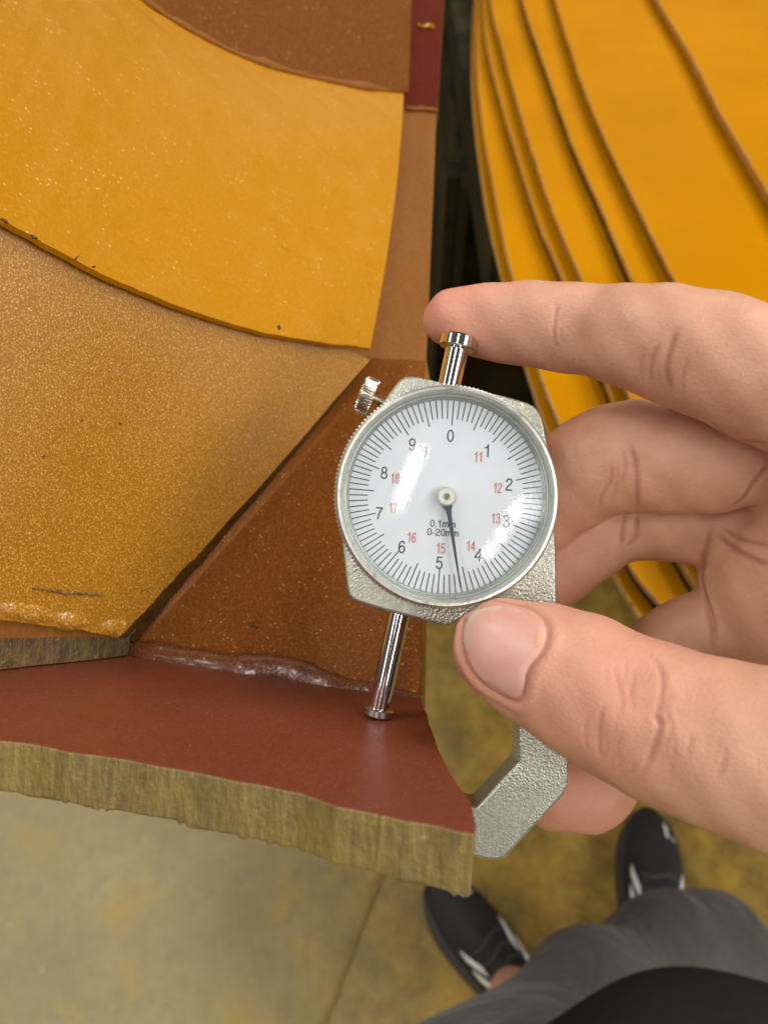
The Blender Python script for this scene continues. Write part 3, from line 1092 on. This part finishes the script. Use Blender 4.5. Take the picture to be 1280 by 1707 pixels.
anv = L(613, 1266, 0)
lathe("anvil", [(0.0, L(620, 1310, 0)[1] - 0.001), (0.0030, L(620, 1310, 0)[1] - 0.001), (0.0030, tip[1] - 0.0098), (0.0, tip[1] - 0.0098)], M['chrome_dull'], gauge, 36, Sm, False, 30)

# clamp screw
h0, h1 = L(601, 655.5, 0.001), L(623, 664.5, 0.001)
ax = (h1 - h0) / np.linalg.norm(h1 - h0)
hl = np.linalg.norm(h1 - h0)
Cm = axis_matrix(h0, ax)
rh = 31.5 * 0.169 / FPX
hd = lathe("clamp_screw", [(0.0, 0.0), (rh * 0.86, 0.0), (rh, 0.0004), (rh, hl - 0.0003), (rh * 0.9, hl), (0.0, hl)], M['nickel'], gauge, 216, Cm, False, 30, (2, 3, 36, 0.00034))
rk = 7.2 * 0.169 / FPX
pf = [(0.0, hl - 0.0002)]
zz = hl - 0.0002
while zz < hl + 0.0056:
    pf += [(rk, zz), (rk * 0.86, zz + 0.0002)]
    zz += 0.0004
pf += [(0.0, zz)]
lathe("screw_shank", pf, M['nickel'], hd, 28, Cm, False, 25)


# ------------------------------------------------------------------ person: hand
def sdf_grid(lo, hi, vox):
    lo, hi = np.array(lo, float), np.array(hi, float)
    nn = np.ceil((hi - lo) / vox).astype(int) + 1
    ax_ = [(lo[k] + vox * np.arange(nn[k])).astype(np.float32) for k in range(3)]
    return lo, nn, ax_


def chain_sdf(P, Rr, lo, nn, ax_, vox, margin):
    D = np.full(tuple(nn), 0.05, np.float32)
    for i in range(len(P) - 1):
        a, b = P[i], P[i + 1]
        r0, r1 = Rr[i], Rr[i + 1]
        m_ = max(r0, r1) + margin
        i0 = np.clip(np.floor((np.minimum(a, b) - m_ - lo) / vox).astype(int), 0, nn)
        i1 = np.clip(np.ceil((np.maximum(a, b) + m_ - lo) / vox).astype(int) + 1, 0, nn)
        if np.any(i1 <= i0):
            continue
        x = ax_[0][i0[0]:i1[0], None, None]
        y = ax_[1][None, i0[1]:i1[1], None]
        z = ax_[2][None, None, i0[2]:i1[2]]
        ab = b - a
        L2 = max(float(np.dot(ab, ab)), 1e-12)
        tt = np.clip(((x - a[0]) * ab[0] + (y - a[1]) * ab[1] + (z - a[2]) * ab[2]) / L2, 0, 1)
        d = np.sqrt((x - a[0] - tt * ab[0]) ** 2 + (y - a[1] - tt * ab[1]) ** 2 + (z - a[2] - tt * ab[2]) ** 2) - (r0 + (r1 - r0) * tt)
        s_ = D[i0[0]:i1[0], i0[1]:i1[1], i0[2]:i1[2]]
        np.minimum(s_, d.astype(np.float32), out=s_)
    return D


def smin(a, b, k):
    h = np.maximum(k - np.abs(a - b), 0) / k
    return np.minimum(a, b) - h * h * k * 0.25


def grid_mesh(D, lo, vox):
    g = openvdb.FloatGrid(0.05)
    g.copyFromArray(np.ascontiguousarray(D))
    p, qd = g.convertToQuads(0.0)
    p = p.astype(float) * vox + lo
    qd = qd.astype(int)
    # outward orientation
    c = p[qd]
    vol = np.einsum('ij,ij->i', c[:, 0], np.cross(c[:, 1] - c[:, 0], c[:, 2] - c[:, 0])).sum()
    ctr = p.mean(0)
    c = c - ctr
    vol = np.einsum('ij,ij->i', c[:, 0], np.cross(c[:, 1], c[:, 2])).sum()
    if vol < 0:
        qd = qd[:, ::-1]
    return p, qd


def px_chain(rows, sub=5):
    """rows (u, v, depth, radius px) -> smooth 3D chain and radii"""
    C = cr(rows, sub)
    P = np.array([W(u, v, d) for u, v, d, r in C])
    return P, C[:, 3] * C[:, 2] / FPX


CH = {
    'index': [(753, 530, .1760, 47), (798, 534, .1760, 59), (860, 539, .1735, 68), (930, 544, .170, 73.5), (1000, 552, .166, 77), (1060, 562, .160, 87), (1115, 572, .157, 96), (1190, 595, .153, 105),
              (1280, 630, .149, 109), (1400, 690, .145, 112), (1520, 760, .142, 112)],
    'middle': [(850, 905, .188, 58), (885, 866, .188, 70), (930, 818, .186, 80), (985, 780, .182, 89), (1050, 761, .178, 94), (1110, 764, .175, 92), (1200, 757, .172, 97), (1300, 716, .168, 97), (1420, 700, .163, 96), (1520, 760, .158, 100)],
    'ring': [(868, 1000, .192, 52), (910, 963, .193, 62), (958, 918, .194, 69), (1005, 884, .194, 69), (1048, 874, .1935, 64), (1100, 868, .191, 66), (1170, 874, .188, 71), (1250, 880, .185, 78), (1400, 860, .178, 90)],
    'pinky': [(925, 1322, .187, 60), (985, 1312, .189, 70), (1025, 1235, .192, 66), (1064, 1145, .193, 68), (1115, 1085, .192, 70), (1185, 1053, .189, 72), (1280, 1036, .186, 76), (1400, 990, .180, 90)],
    'palm1': [(1358, 960, .184, 180), (1500, 830, .165, 190), (1600, 900, .155, 190)],
    'palm2': [(1360, 1000, .184, 165), (1480, 1080, .172, 200), (1620, 1130, .155, 210), (1800, 1150, .140, 230), (2100, 1250, .130, 300)],
    'thumb': [(818, 1077, .1515, 61), (843, 1086, .1515, 85), (900, 1108, .1495, 104), (970, 1140, .146, 118), (1058, 1186, .1415, 127), (1160, 1226, .1365, 137), (1280, 1262, .131, 149), (1400, 1290, .128, 160), (1520, 1290, .130, 175), (1620, 1200, .140, 190)],
}
VOX = 0.00048
chains = {k: px_chain(v) for k, v in CH.items()}
allP = np.vstack([c[0] for c in chains.values()])
allR = np.concatenate([c[1] for c in chains.values()])
lo = (allP - allR[:, None]).min(0) - 0.004
hi = (allP + allR[:, None]).max(0) + 0.004
hi[0] = min(hi[0], W(1700, 900, 0.16)[0])       # the hand goes on into the forearm beyond this
lo, nn, ax_ = sdf_grid(lo, hi, VOX)
D = None
for k, kk in (('index', 0), ('middle', .0012), ('ring', .0010), ('pinky', .0012)):
    d = chain_sdf(*chains[k], lo, nn, ax_, VOX, 0.006)
    D = d if D is None else smin(D, d, kk)
d = chain_sdf(*chains['palm1'], lo, nn, ax_, VOX, 0.006)
d = smin(d, chain_sdf(*chains['palm2'], lo, nn, ax_, VOX, 0.006), 0.006)
D = smin(D, d, 0.0022)
D = smin(D, chain_sdf(*chains['thumb'], lo, nn, ax_, VOX, 0.006), 0.0022)
del d
hp, hq = grid_mesh(D, lo, VOX)
del D


def vertex_normals(p, qd):
    fn = np.cross(p[qd[:, 2]] - p[qd[:, 0]], p[qd[:, 3]] - p[qd[:, 1]])
    N_ = np.zeros_like(p)
    for k in range(4):
        np.add.at(N_, qd[:, k], fn)
    return N_ / (np.linalg.norm(N_, axis=1, keepdims=True) + 1e-12)


def relax(p, qd, it=3, f=0.5):
    E_ = np.vstack([qd[:, [0, 1]], qd[:, [1, 2]], qd[:, [2, 3]], qd[:, [3, 0]]])
    cnt = np.zeros(len(p))
    np.add.at(cnt, E_[:, 0], 1)
    for _ in range(it):
        acc = np.zeros_like(p)
        np.add.at(acc, E_[:, 0], p[E_[:, 1]])
        p = p + (acc / cnt[:, None] - p) * f
    return p


hp = relax(hp, hq, 6, 0.5)
hN = vertex_normals(hp, hq)
bvh = BVHTree.FromPolygons([tuple(v) for v in hp], [tuple(map(int, f)) for f in hq])


def cast_px(u, v):
    r = ray(u, v)
    loc, nor, idx, dist = bvh.ray_cast(Vector(CAM), Vector(r).normalized())
    if loc is None:
        return None, None
    return np.array(loc), np.array(nor)


# nearest chain sample: coordinate along the finger and redness
along = np.zeros(len(hp))
redn = np.zeros(len(hp))
best = np.full(len(hp), 1e9)
for k, (P, Rr) in chains.items():
    s_arc = np.r_[0, np.cumsum(np.linalg.norm(np.diff(P, axis=0), axis=1))]
    # finer samples
    ts = np.linspace(0, s_arc[-1], 90)
    Pf = np.stack([np.interp(ts, s_arc, P[:, c]) for c in range(3)], 1)
    Rf = np.interp(ts, s_arc, Rr)
    for c0 in range(0, len(hp), 40000):
        sl = slice(c0, c0 + 40000)
        dd = np.linalg.norm(hp[sl, None, :] - Pf[None], axis=2) - Rf[None]
        im = dd.argmin(1)
        dm = dd[np.arange(len(im)), im]
        better = dm < best[sl]
        idx = np.arange(c0, c0 + len(im))[better]
        best[idx] = dm[better]
        along[idx] = ts[im[better]] + 0.31 * hash(k) % 1 * 0
        tipd = ts[im[better]]
        redn[idx] = (0.75 * np.exp(-(tipd / 0.014) ** 2) if k in ('index', 'middle', 'ring', 'pinky') else 0.55 * np.exp(-((tipd - 0.026) / 0.013) ** 2) + 0.4 * np.exp(-(tipd / 0.009) ** 2) if k == 'thumb' else 0.0)

# creases: pixel polylines, width and depth in metres
creases = [
    ([(928, 500), (925, 530), (924, 560), (930, 585)], .0007, .00028),
    ([(938, 520), (934, 548), (937, 575)], .0005, .00014),
    ([(1128, 548), (1116, 585), (1112, 620), (1118, 655)], .0009, .00040),
    ([(1098, 570), (1086, 605), (1084, 640)], .0007, .00028),
    ([(1072, 585), (1068, 612), (1070, 636)], .0006, .00016),
    ([(1148, 590), (1138, 630), (1140, 668)], .0006, .00018),
    ([(1048, 735), (1058, 770), (1062, 810), (1060, 850)], .0009, .00045),
    ([(1040, 745), (1042, 780), (1036, 810)], .0007, .00025),
    ([(1020, 770), (1018, 800), (1002, 830), (998, 850)], .0007, .00028),
    ([(1030, 770), (1028, 805), (1018, 845)], .0005, .00018),
    ([(1044, 850), (1040, 880), (1036, 912)], .0007, .0005),
    ([(1060, 858), (1060, 890), (1056, 902), (1042, 912)], .0007, .00055),
    ([(1284, 770), (1262, 800), (1238, 832), (1214, 850)], .0009, .00055),
    ([(1196, 888), (1212, 908), (1240, 925), (1284, 945)], .0010, .00055),
    ([(1202, 878), (1225, 895), (1255, 905), (1284, 910)], .0008, .00040),
    ([(1186, 862), (1182, 900), (1172, 940), (1170, 970), (1180, 1010), (1190, 1050), (1191, 1092)], .0010, .00060),
    ([(1180, 700), (1210, 722), (1240, 735), (1284, 742)], .0008, .0003),
    # thumb knuckle
    ([(1078, 1090), (1090, 1098), (1102, 1120), (1104, 1150), (1098, 1190), (1099, 1215), (1088, 1250), (1078, 1278), (1068, 1300)], .0008, .00034),
    ([(1008, 1174), (1000, 1205), (999, 1240), (1004, 1270)], .0006, .00024),
    ([(1024, 1110), (1030, 1140), (1036, 1170), (1034, 1202)], .0006, .00018),
    ([(1060, 1110), (1052, 1150), (1056, 1190)], .0006, .00016),
    ([(1120, 1150), (1110, 1185), (1118, 1215), (1108, 1250)], .0006, .00020),
    ([(1153, 1221), (1150, 1242), (1144, 1262)], .0006, .00022),
    ([(1210, 1240), (1206, 1270), (1196, 1300)], .0006, .00016),
    ([(980, 1190), (975, 1220), (980, 1255)], .0005, .00014),
    ([(1086, 1190), (1100, 1206), (1112, 1200)], .0006, .0003),
    ([(1040, 1215), (1030, 1245), (1034, 1275)], .0005, .00014),
]
for k in range(16):                         # small random wrinkles over the thumb knuckle
    u0 = 985 + 220 * rng.random()
    v0 = 1090 + 190 * rng.random()
    ln = 18 + 34 * rng.random()
    creases.append(([(u0, v0), (u0 - 3 + 6 * rng.random(), v0 + ln * 0.5), (u0 - 8 + 8 * rng.random(), v0 + ln)], .00045, .00011))

nail_px = [(797, 1014), (812, 1009), (840, 1007), (866, 1011), (888, 1020), (904, 1034), (910, 1050), (907, 1072), (897, 1092), (884, 1108), (876, 1125), (873, 1145), (866, 1163),
           (850, 1163), (828, 1153), (806, 1138), (788, 1118), (777, 1094), (772, 1066), (776, 1036), (784, 1022)]
nail_loop = cr(nail_px + [nail_px[0]], 4)[:-1]
cu, cv = nail_loop.mean(0)
NR, NS = 14, len(nail_loop)
nv_pts, nv_tip = [], []
for i in range(NR + 1):
    s_ = i / NR
    for (u, v) in nail_loop:
        uu, vv = cu + (u - cu) * s_, cv + (v - cv) * s_
        p, nrm = cast_px(uu, vv)
        if p is None:
            p, nrm = nv_pts[-1], np.array(-FA)
        off = 0.00050 * (1 - s_ ** 9) - 0.00010 * s_ ** 9
        nv_pts.append(p + nrm * off)
        # free edge: the side away from the knuckle
        e = max(0.0, (s_ - 0.80) / 0.14) if (u - cu) * 0.93 + (v - cv) * 0.2 < -18 else 0.0
        nv_tip.append(min(1.0, e))
nq = []
for i in range(NR):
    for k in range(NS):
        k2 = (k + 1) % NS
        nq.append([i * NS + k, (i + 1) * NS + k, (i + 1) * NS + k2, i * NS + k2])

disp = np.zeros(len(hp))
cval = np.zeros(len(hp))


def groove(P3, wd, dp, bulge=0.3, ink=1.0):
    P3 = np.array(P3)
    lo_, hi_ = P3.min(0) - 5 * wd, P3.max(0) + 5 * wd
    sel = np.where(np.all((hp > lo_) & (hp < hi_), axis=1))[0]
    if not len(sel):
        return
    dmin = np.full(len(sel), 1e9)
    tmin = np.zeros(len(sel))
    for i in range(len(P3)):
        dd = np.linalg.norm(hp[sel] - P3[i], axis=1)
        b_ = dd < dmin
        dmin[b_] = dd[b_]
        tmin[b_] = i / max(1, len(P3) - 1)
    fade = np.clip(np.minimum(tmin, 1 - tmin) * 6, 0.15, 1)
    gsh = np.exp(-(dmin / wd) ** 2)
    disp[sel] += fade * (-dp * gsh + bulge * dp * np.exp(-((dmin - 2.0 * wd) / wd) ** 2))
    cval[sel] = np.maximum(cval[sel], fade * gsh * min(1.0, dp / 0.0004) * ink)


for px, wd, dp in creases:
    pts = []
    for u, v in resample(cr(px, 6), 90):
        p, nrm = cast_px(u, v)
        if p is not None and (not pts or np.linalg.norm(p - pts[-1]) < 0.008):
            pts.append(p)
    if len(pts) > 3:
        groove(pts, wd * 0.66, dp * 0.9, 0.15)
# nail fold
fold = [cast_px(cu + (u - cu) * 1.05, cv + (v - cv) * 1.05)[0] for u, v in np.vstack([nail_loop, nail_loop[:1]])]
fold = [p for p in fold if p is not None]
P3 = np.array(fold)
sel = np.where(np.all((hp > P3.min(0) - .004) & (hp < P3.max(0) + .004), axis=1))[0]
dm = np.full(len(sel), 1e9)
for p in resample(P3, 240):
    dm = np.minimum(dm, np.linalg.norm(hp[sel] - p, axis=1))
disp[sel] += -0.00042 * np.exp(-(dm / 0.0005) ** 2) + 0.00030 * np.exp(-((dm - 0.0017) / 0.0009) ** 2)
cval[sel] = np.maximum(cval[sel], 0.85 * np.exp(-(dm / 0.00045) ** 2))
# gentle unevenness of flesh
lump = 0.00018 * (np.sin(hp[:, 0] * 410 + 1.3 * np.sin(hp[:, 1] * 350)) * np.sin(hp[:, 1] * 380 + hp[:, 2] * 290) + 0.6 * np.sin(hp[:, 2] * 640 + hp[:, 0] * 520))
hp2 = hp + hN * (disp + lump)[:, None]

person = empty("person", (0.30, 0.20, 0.0))
tag(person, "person in grey trousers and black white-striped trainers pinching the gauge between thumb and finger", "person")
p_off = np.array(person.location)
me = bpy.data.meshes.new("hand")
me.vertices.add(len(hp2))
me.vertices.foreach_set("co", (hp2 - p_off).astype(np.float32).ravel())
me.loops.add(len(hq) * 4)
me.loops.foreach_set("vertex_index", hq.astype(np.int32).ravel())
me.polygons.add(len(hq))
me.polygons.foreach_set("loop_start", np.arange(0, len(hq) * 4, 4, dtype=np.int32))
me.update(calc_edges=True)
me.polygons.foreach_set("use_smooth", np.ones(len(hq), bool))
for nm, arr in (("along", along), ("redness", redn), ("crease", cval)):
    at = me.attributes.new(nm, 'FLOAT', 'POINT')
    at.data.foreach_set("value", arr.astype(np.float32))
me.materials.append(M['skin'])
hand = bpy.data.objects.new("hand", me)
COL.objects.link(hand)
hand.parent = person
nail = mesh_obj("thumbnail", np.array(nv_pts) - p_off, nq, M['nail'], hand, smooth=True)
at = nail.data.attributes.new("tip", 'FLOAT', 'POINT')
at.data.foreach_set("value", np.array(nv_tip, np.float32))


# ------------------------------------------------------------------ person: legs, trousers, shirt, shoes
def blob(name, chains_, vox, mat, parent, k=0.02, wob=0.0, off=None, cut=None, rel_it=2):
    Ps = np.vstack([np.array(c[0]) for c in chains_])
    Rs_ = np.concatenate([np.array(c[1]) for c in chains_])
    lo_, n_, a_ = sdf_grid((Ps - Rs_[:, None]).min(0) - 3 * vox, (Ps + Rs_[:, None]).max(0) + 3 * vox, vox)
    D_ = None
    for P, Rr in chains_:
        d_ = chain_sdf(np.array(P, float), np.array(Rr, float), lo_, n_, a_, vox, max(k, 3 * vox) + 0.01)
        D_ = d_ if D_ is None else smin(D_, d_, k)
    if cut is not None:
        D_ = np.maximum(D_, cut(a_[0][:, None, None], a_[1][None, :, None], a_[2][None, None, :])).astype(np.float32)
    p, qd = grid_mesh(D_, lo_, vox)
    p = relax(p, qd, rel_it, 0.5)
    if wob:
        nr = vertex_normals(p, qd)
        f = np.sin(p[:, 0] * 31 + 2.2 * np.sin(p[:, 2] * 17) + p[:, 1] * 9) * np.sin(p[:, 1] * 26 + p[:, 2] * 21 + 1.1) + 0.5 * np.sin(p[:, 2] * 55 + p[:, 0] * 40)
        p = p + nr * (wob * f)[:, None]
    return mesh_obj(name, p - (p_off if off is None else off), [list(map(int, f)) for f in qd], mat, parent, smooth=True), p, qd


def C3(rows, sub=4):
    c = cr(rows, sub)
    return c[:, :3], c[:, 3]


def pc(u, v, d, r):
    return (*W(u, v, d), r * d / FPX)


aR = floor_pt(1100, 1625, 0.13)
aL = floor_pt(858, 1655, 0.11)
trR = C3([pc(760, 1870, .46, 130), pc(830, 1805, .50, 118), pc(980, 1703, .62, 121), pc(1120, 1622, .73, 116), pc(1172, 1606, .77, 116), (0.352, 0.165, 0.33, 0.068), (aR[0] - 0.01, aR[1] - 0.03, 0.16, 0.056)])
trL = C3([pc(740, 1900, .50, 120), pc(780, 1840, .58, 112), pc(835, 1775, .70, 102), pc(850, 1765, .80, 92), pc(856, 1745, .93, 78)])
tro, _, _ = blob("trousers", [trR, trL], 0.005, M['trousers'], person, 0.05, 0.006)
blob("shirt", [C3([pc(960, 1900, .40, 165), pc(1060, 1840, .40, 165), pc(1200, 1818, .40, 165), pc(1420, 1850, .41, 170)])], 0.004, M['shirt'], person, 0.04, 0.003)
w0 = W(1655, 1150, .147)
blob("sleeve", [C3([(*w0, .033), (w0[0] + 0.05, w0[1] - 0.03, w0[2] - 0.02, .037), (0.26, -0.12, 1.12, .046), (0.32, -0.19, 1.06, .052), (0.31, -0.24, 1.20, .065)])], 0.004, M['shirt'], person, 0.02, 0.002)
# left shin between trouser hem and sock
blob("ankle", [C3([pc(856, 1735, .95, 48), (aL[0] + 0.0, aL[1] - 0.03, 0.20, 0.036), (aL[0], aL[1], 0.10, 0.033)])], 0.004, M['skin'], person, 0.01)


def shoe(loc, rz, opening):
    root = empty("shoe")
    root.parent = person
    T = Matrix.Translation(Vector(loc) - Vector(p_off)) @ Matrix.Rotation(R(rz), 4, 'Z')
    root.matrix_local = T
    z0 = np.zeros(3)
    # toe points to +y; length 0.29
    rows = [(0, -0.105, 0.058, 0.036), (0, -0.07, 0.064, 0.038), (0, -0.02, 0.058, 0.040), (0.002, 0.04, 0.046, 0.043), (0.003, 0.09, 0.037, 0.043), (0.0, 0.130, 0.032, 0.034), (-0.003, 0.150, 0.030, 0.024)]
    col = [(0, -0.085, 0.085, 0.037), (0, -0.055, 0.092, 0.037)]
    cutf = lambda x, y, z: np.maximum(0.022 - z, np.maximum(z - (0.108 - 0.10 * np.clip(y + 0.02, 0, 1) * 1.0), -(np.sqrt(x ** 2 + ((y + 0.066) * 0.85) ** 2 + 0 * z) - 0.030) - 10 * (z < 0.075)))
    up_, p, qd = blob("upper", [C3(rows), C3(col)], 0.003, M['shoe'], root, 0.02, 0.0, off=z0, cut=cutf)
    bv = BVHTree.FromPolygons([tuple(v) for v in p], [tuple(map(int, f)) for f in qd])
    # sole
    ol = cr([(0.0, -0.148), (0.030, -0.135), (0.040, -0.09), (0.037, -0.03), (0.044, 0.04), (0.050, 0.09), (0.041, 0.14), (0.012, 0.172), (-0.022, 0.166), (-0.045, 0.12), (-0.048, 0.07), (-0.040, 0.0), (-0.036, -0.06), (-0.038, -0.10), (-0.027, -0.138), (0.0, -0.148)], 4)[:-1]
    n_ = len(ol)
    V_ = [(x, y, 0.002) for x, y in ol] + [(x * 1.03, y * 1.01, 0.016) for x, y in ol] + [(x * 0.98, y * 0.99, 0.030 + 0.010 * max(0, (-y - 0.02) / 0.12)) for x, y in ol]
    F_ = [list(range(n_))[::-1]] + [[r_ * n_ + i, r_ * n_ + (i + 1) % n_, (r_ + 1) * n_ + (i + 1) % n_, (r_ + 1) * n_ + i] for r_ in range(2) for i in range(n_)] + [[2 * n_ + i for i in range(n_)]]
    mesh_obj("sole", V_, F_, M['sole'], root, smooth=True, autosmooth=40)
    # three slanting stripes on each side
    for sd in (-1, 1):
        for k in range(3):
            ya = 0.060 - 0.030 * k
            grid = []
            for a_ in np.linspace(0, 1, 8):
                for b_ in (0, 0.5, 1):
                    y = ya - 0.036 * a_ + 0.017 * (b_ - 0.5)
                    org = Vector((sd * (0.10 - 0.035 * a_), y, 0.16))
                    hit = bv.ray_cast(org, (Vector((sd * (0.030 - 0.016 * a_), y, 0.055)) - org).normalized())
                    if hit[0] is None:
                        q_ = Vector((sd * 0.02, y, 0.06))
                    else:
                        q_ = hit[0] + hit[1] * 0.0016
                    grid.append(tuple(q_))
            F2 = []
            for i in range(7):
                for jx in range(2):
                    f_ = [i * 3 + jx, i * 3 + jx + 1, (i + 1) * 3 + jx + 1, (i + 1) * 3 + jx]
                    F2.append(f_ if sd > 0 else f_[::-1])
            s_o = mesh_obj("stripe", grid, F2, M['white'], root, smooth=True)
            so_ = s_o.modifiers.new("thick", 'SOLIDIFY')
            so_.thickness = 0.0015
    # laces
    for k in range(5):
        y = 0.052 - 0.020 * k
        pts = []
        for x in np.linspace(-0.026, 0.026, 9):
            hit = bv.ray_cast(Vector((x, y + 0.004 * math.sin(x * 120), 0.3)), Vector((0, 0, -1)))
            if hit[0] is not None:
                pts.append(np.array(hit[0]) + [0, 0, 0.001])
        if len(pts) > 3:
            tube("lace", pts, [0.0026] * len(pts), M['sole'], root, 8)
    # white emblem on the toe
    tri = []
    for x, y in ((0.012, 0.143), (0.014, 0.118), (0.032, 0.116)):
        hit = bv.ray_cast(Vector((x, y, 0.3)), Vector((0, 0, -1)))
        tri.append(np.array(hit[0]) + [0, 0, 0.0016] if hit[0] is not None else np.array([x, y, 0.05]))
    V_ = tri + [t_ - np.array([0, 0, 0.0025]) for t_ in tri]
    mesh_obj("toe_emblem", V_, [[0, 1, 2], [5, 4, 3], [0, 3, 4, 1], [1, 4, 5, 2], [2, 5, 3, 0]], M['white'], root)
    if opening:
        tube("sock", [(0, -0.066, 0.07), (0, -0.064, 0.10), (0.0, -0.064, 0.125)], [0.034, 0.036, 0.0375], M['sock'], root, 20)
    return root


def heading(p0, p1):
    d_ = np.array(p1) - np.array(p0)
    return math.degrees(math.atan2(-d_[0], d_[1]))


# right shoe points away from the camera, left one turns outwards
tR = floor_pt(1083, 1352, 0.03)
hR = floor_pt(1092, 1560, 0.06)
rz = heading(hR, tR)
dR = (tR - hR) / np.linalg.norm((tR - hR)[:2])
shoe((tR[0] - dR[0] * 0.17, tR[1] - dR[1] * 0.17, 0.0), rz, False)
tL = floor_pt(722, 1468, 0.03)
hL = floor_pt(862, 1630, 0.10)
rz = heading(hL, tL)
dL = (tL - hL) / np.linalg.norm((tL - hL)[:2])
shoe((tL[0] - dL[0] * 0.17, tL[1] - dL[1] * 0.17, 0.0), rz, True)
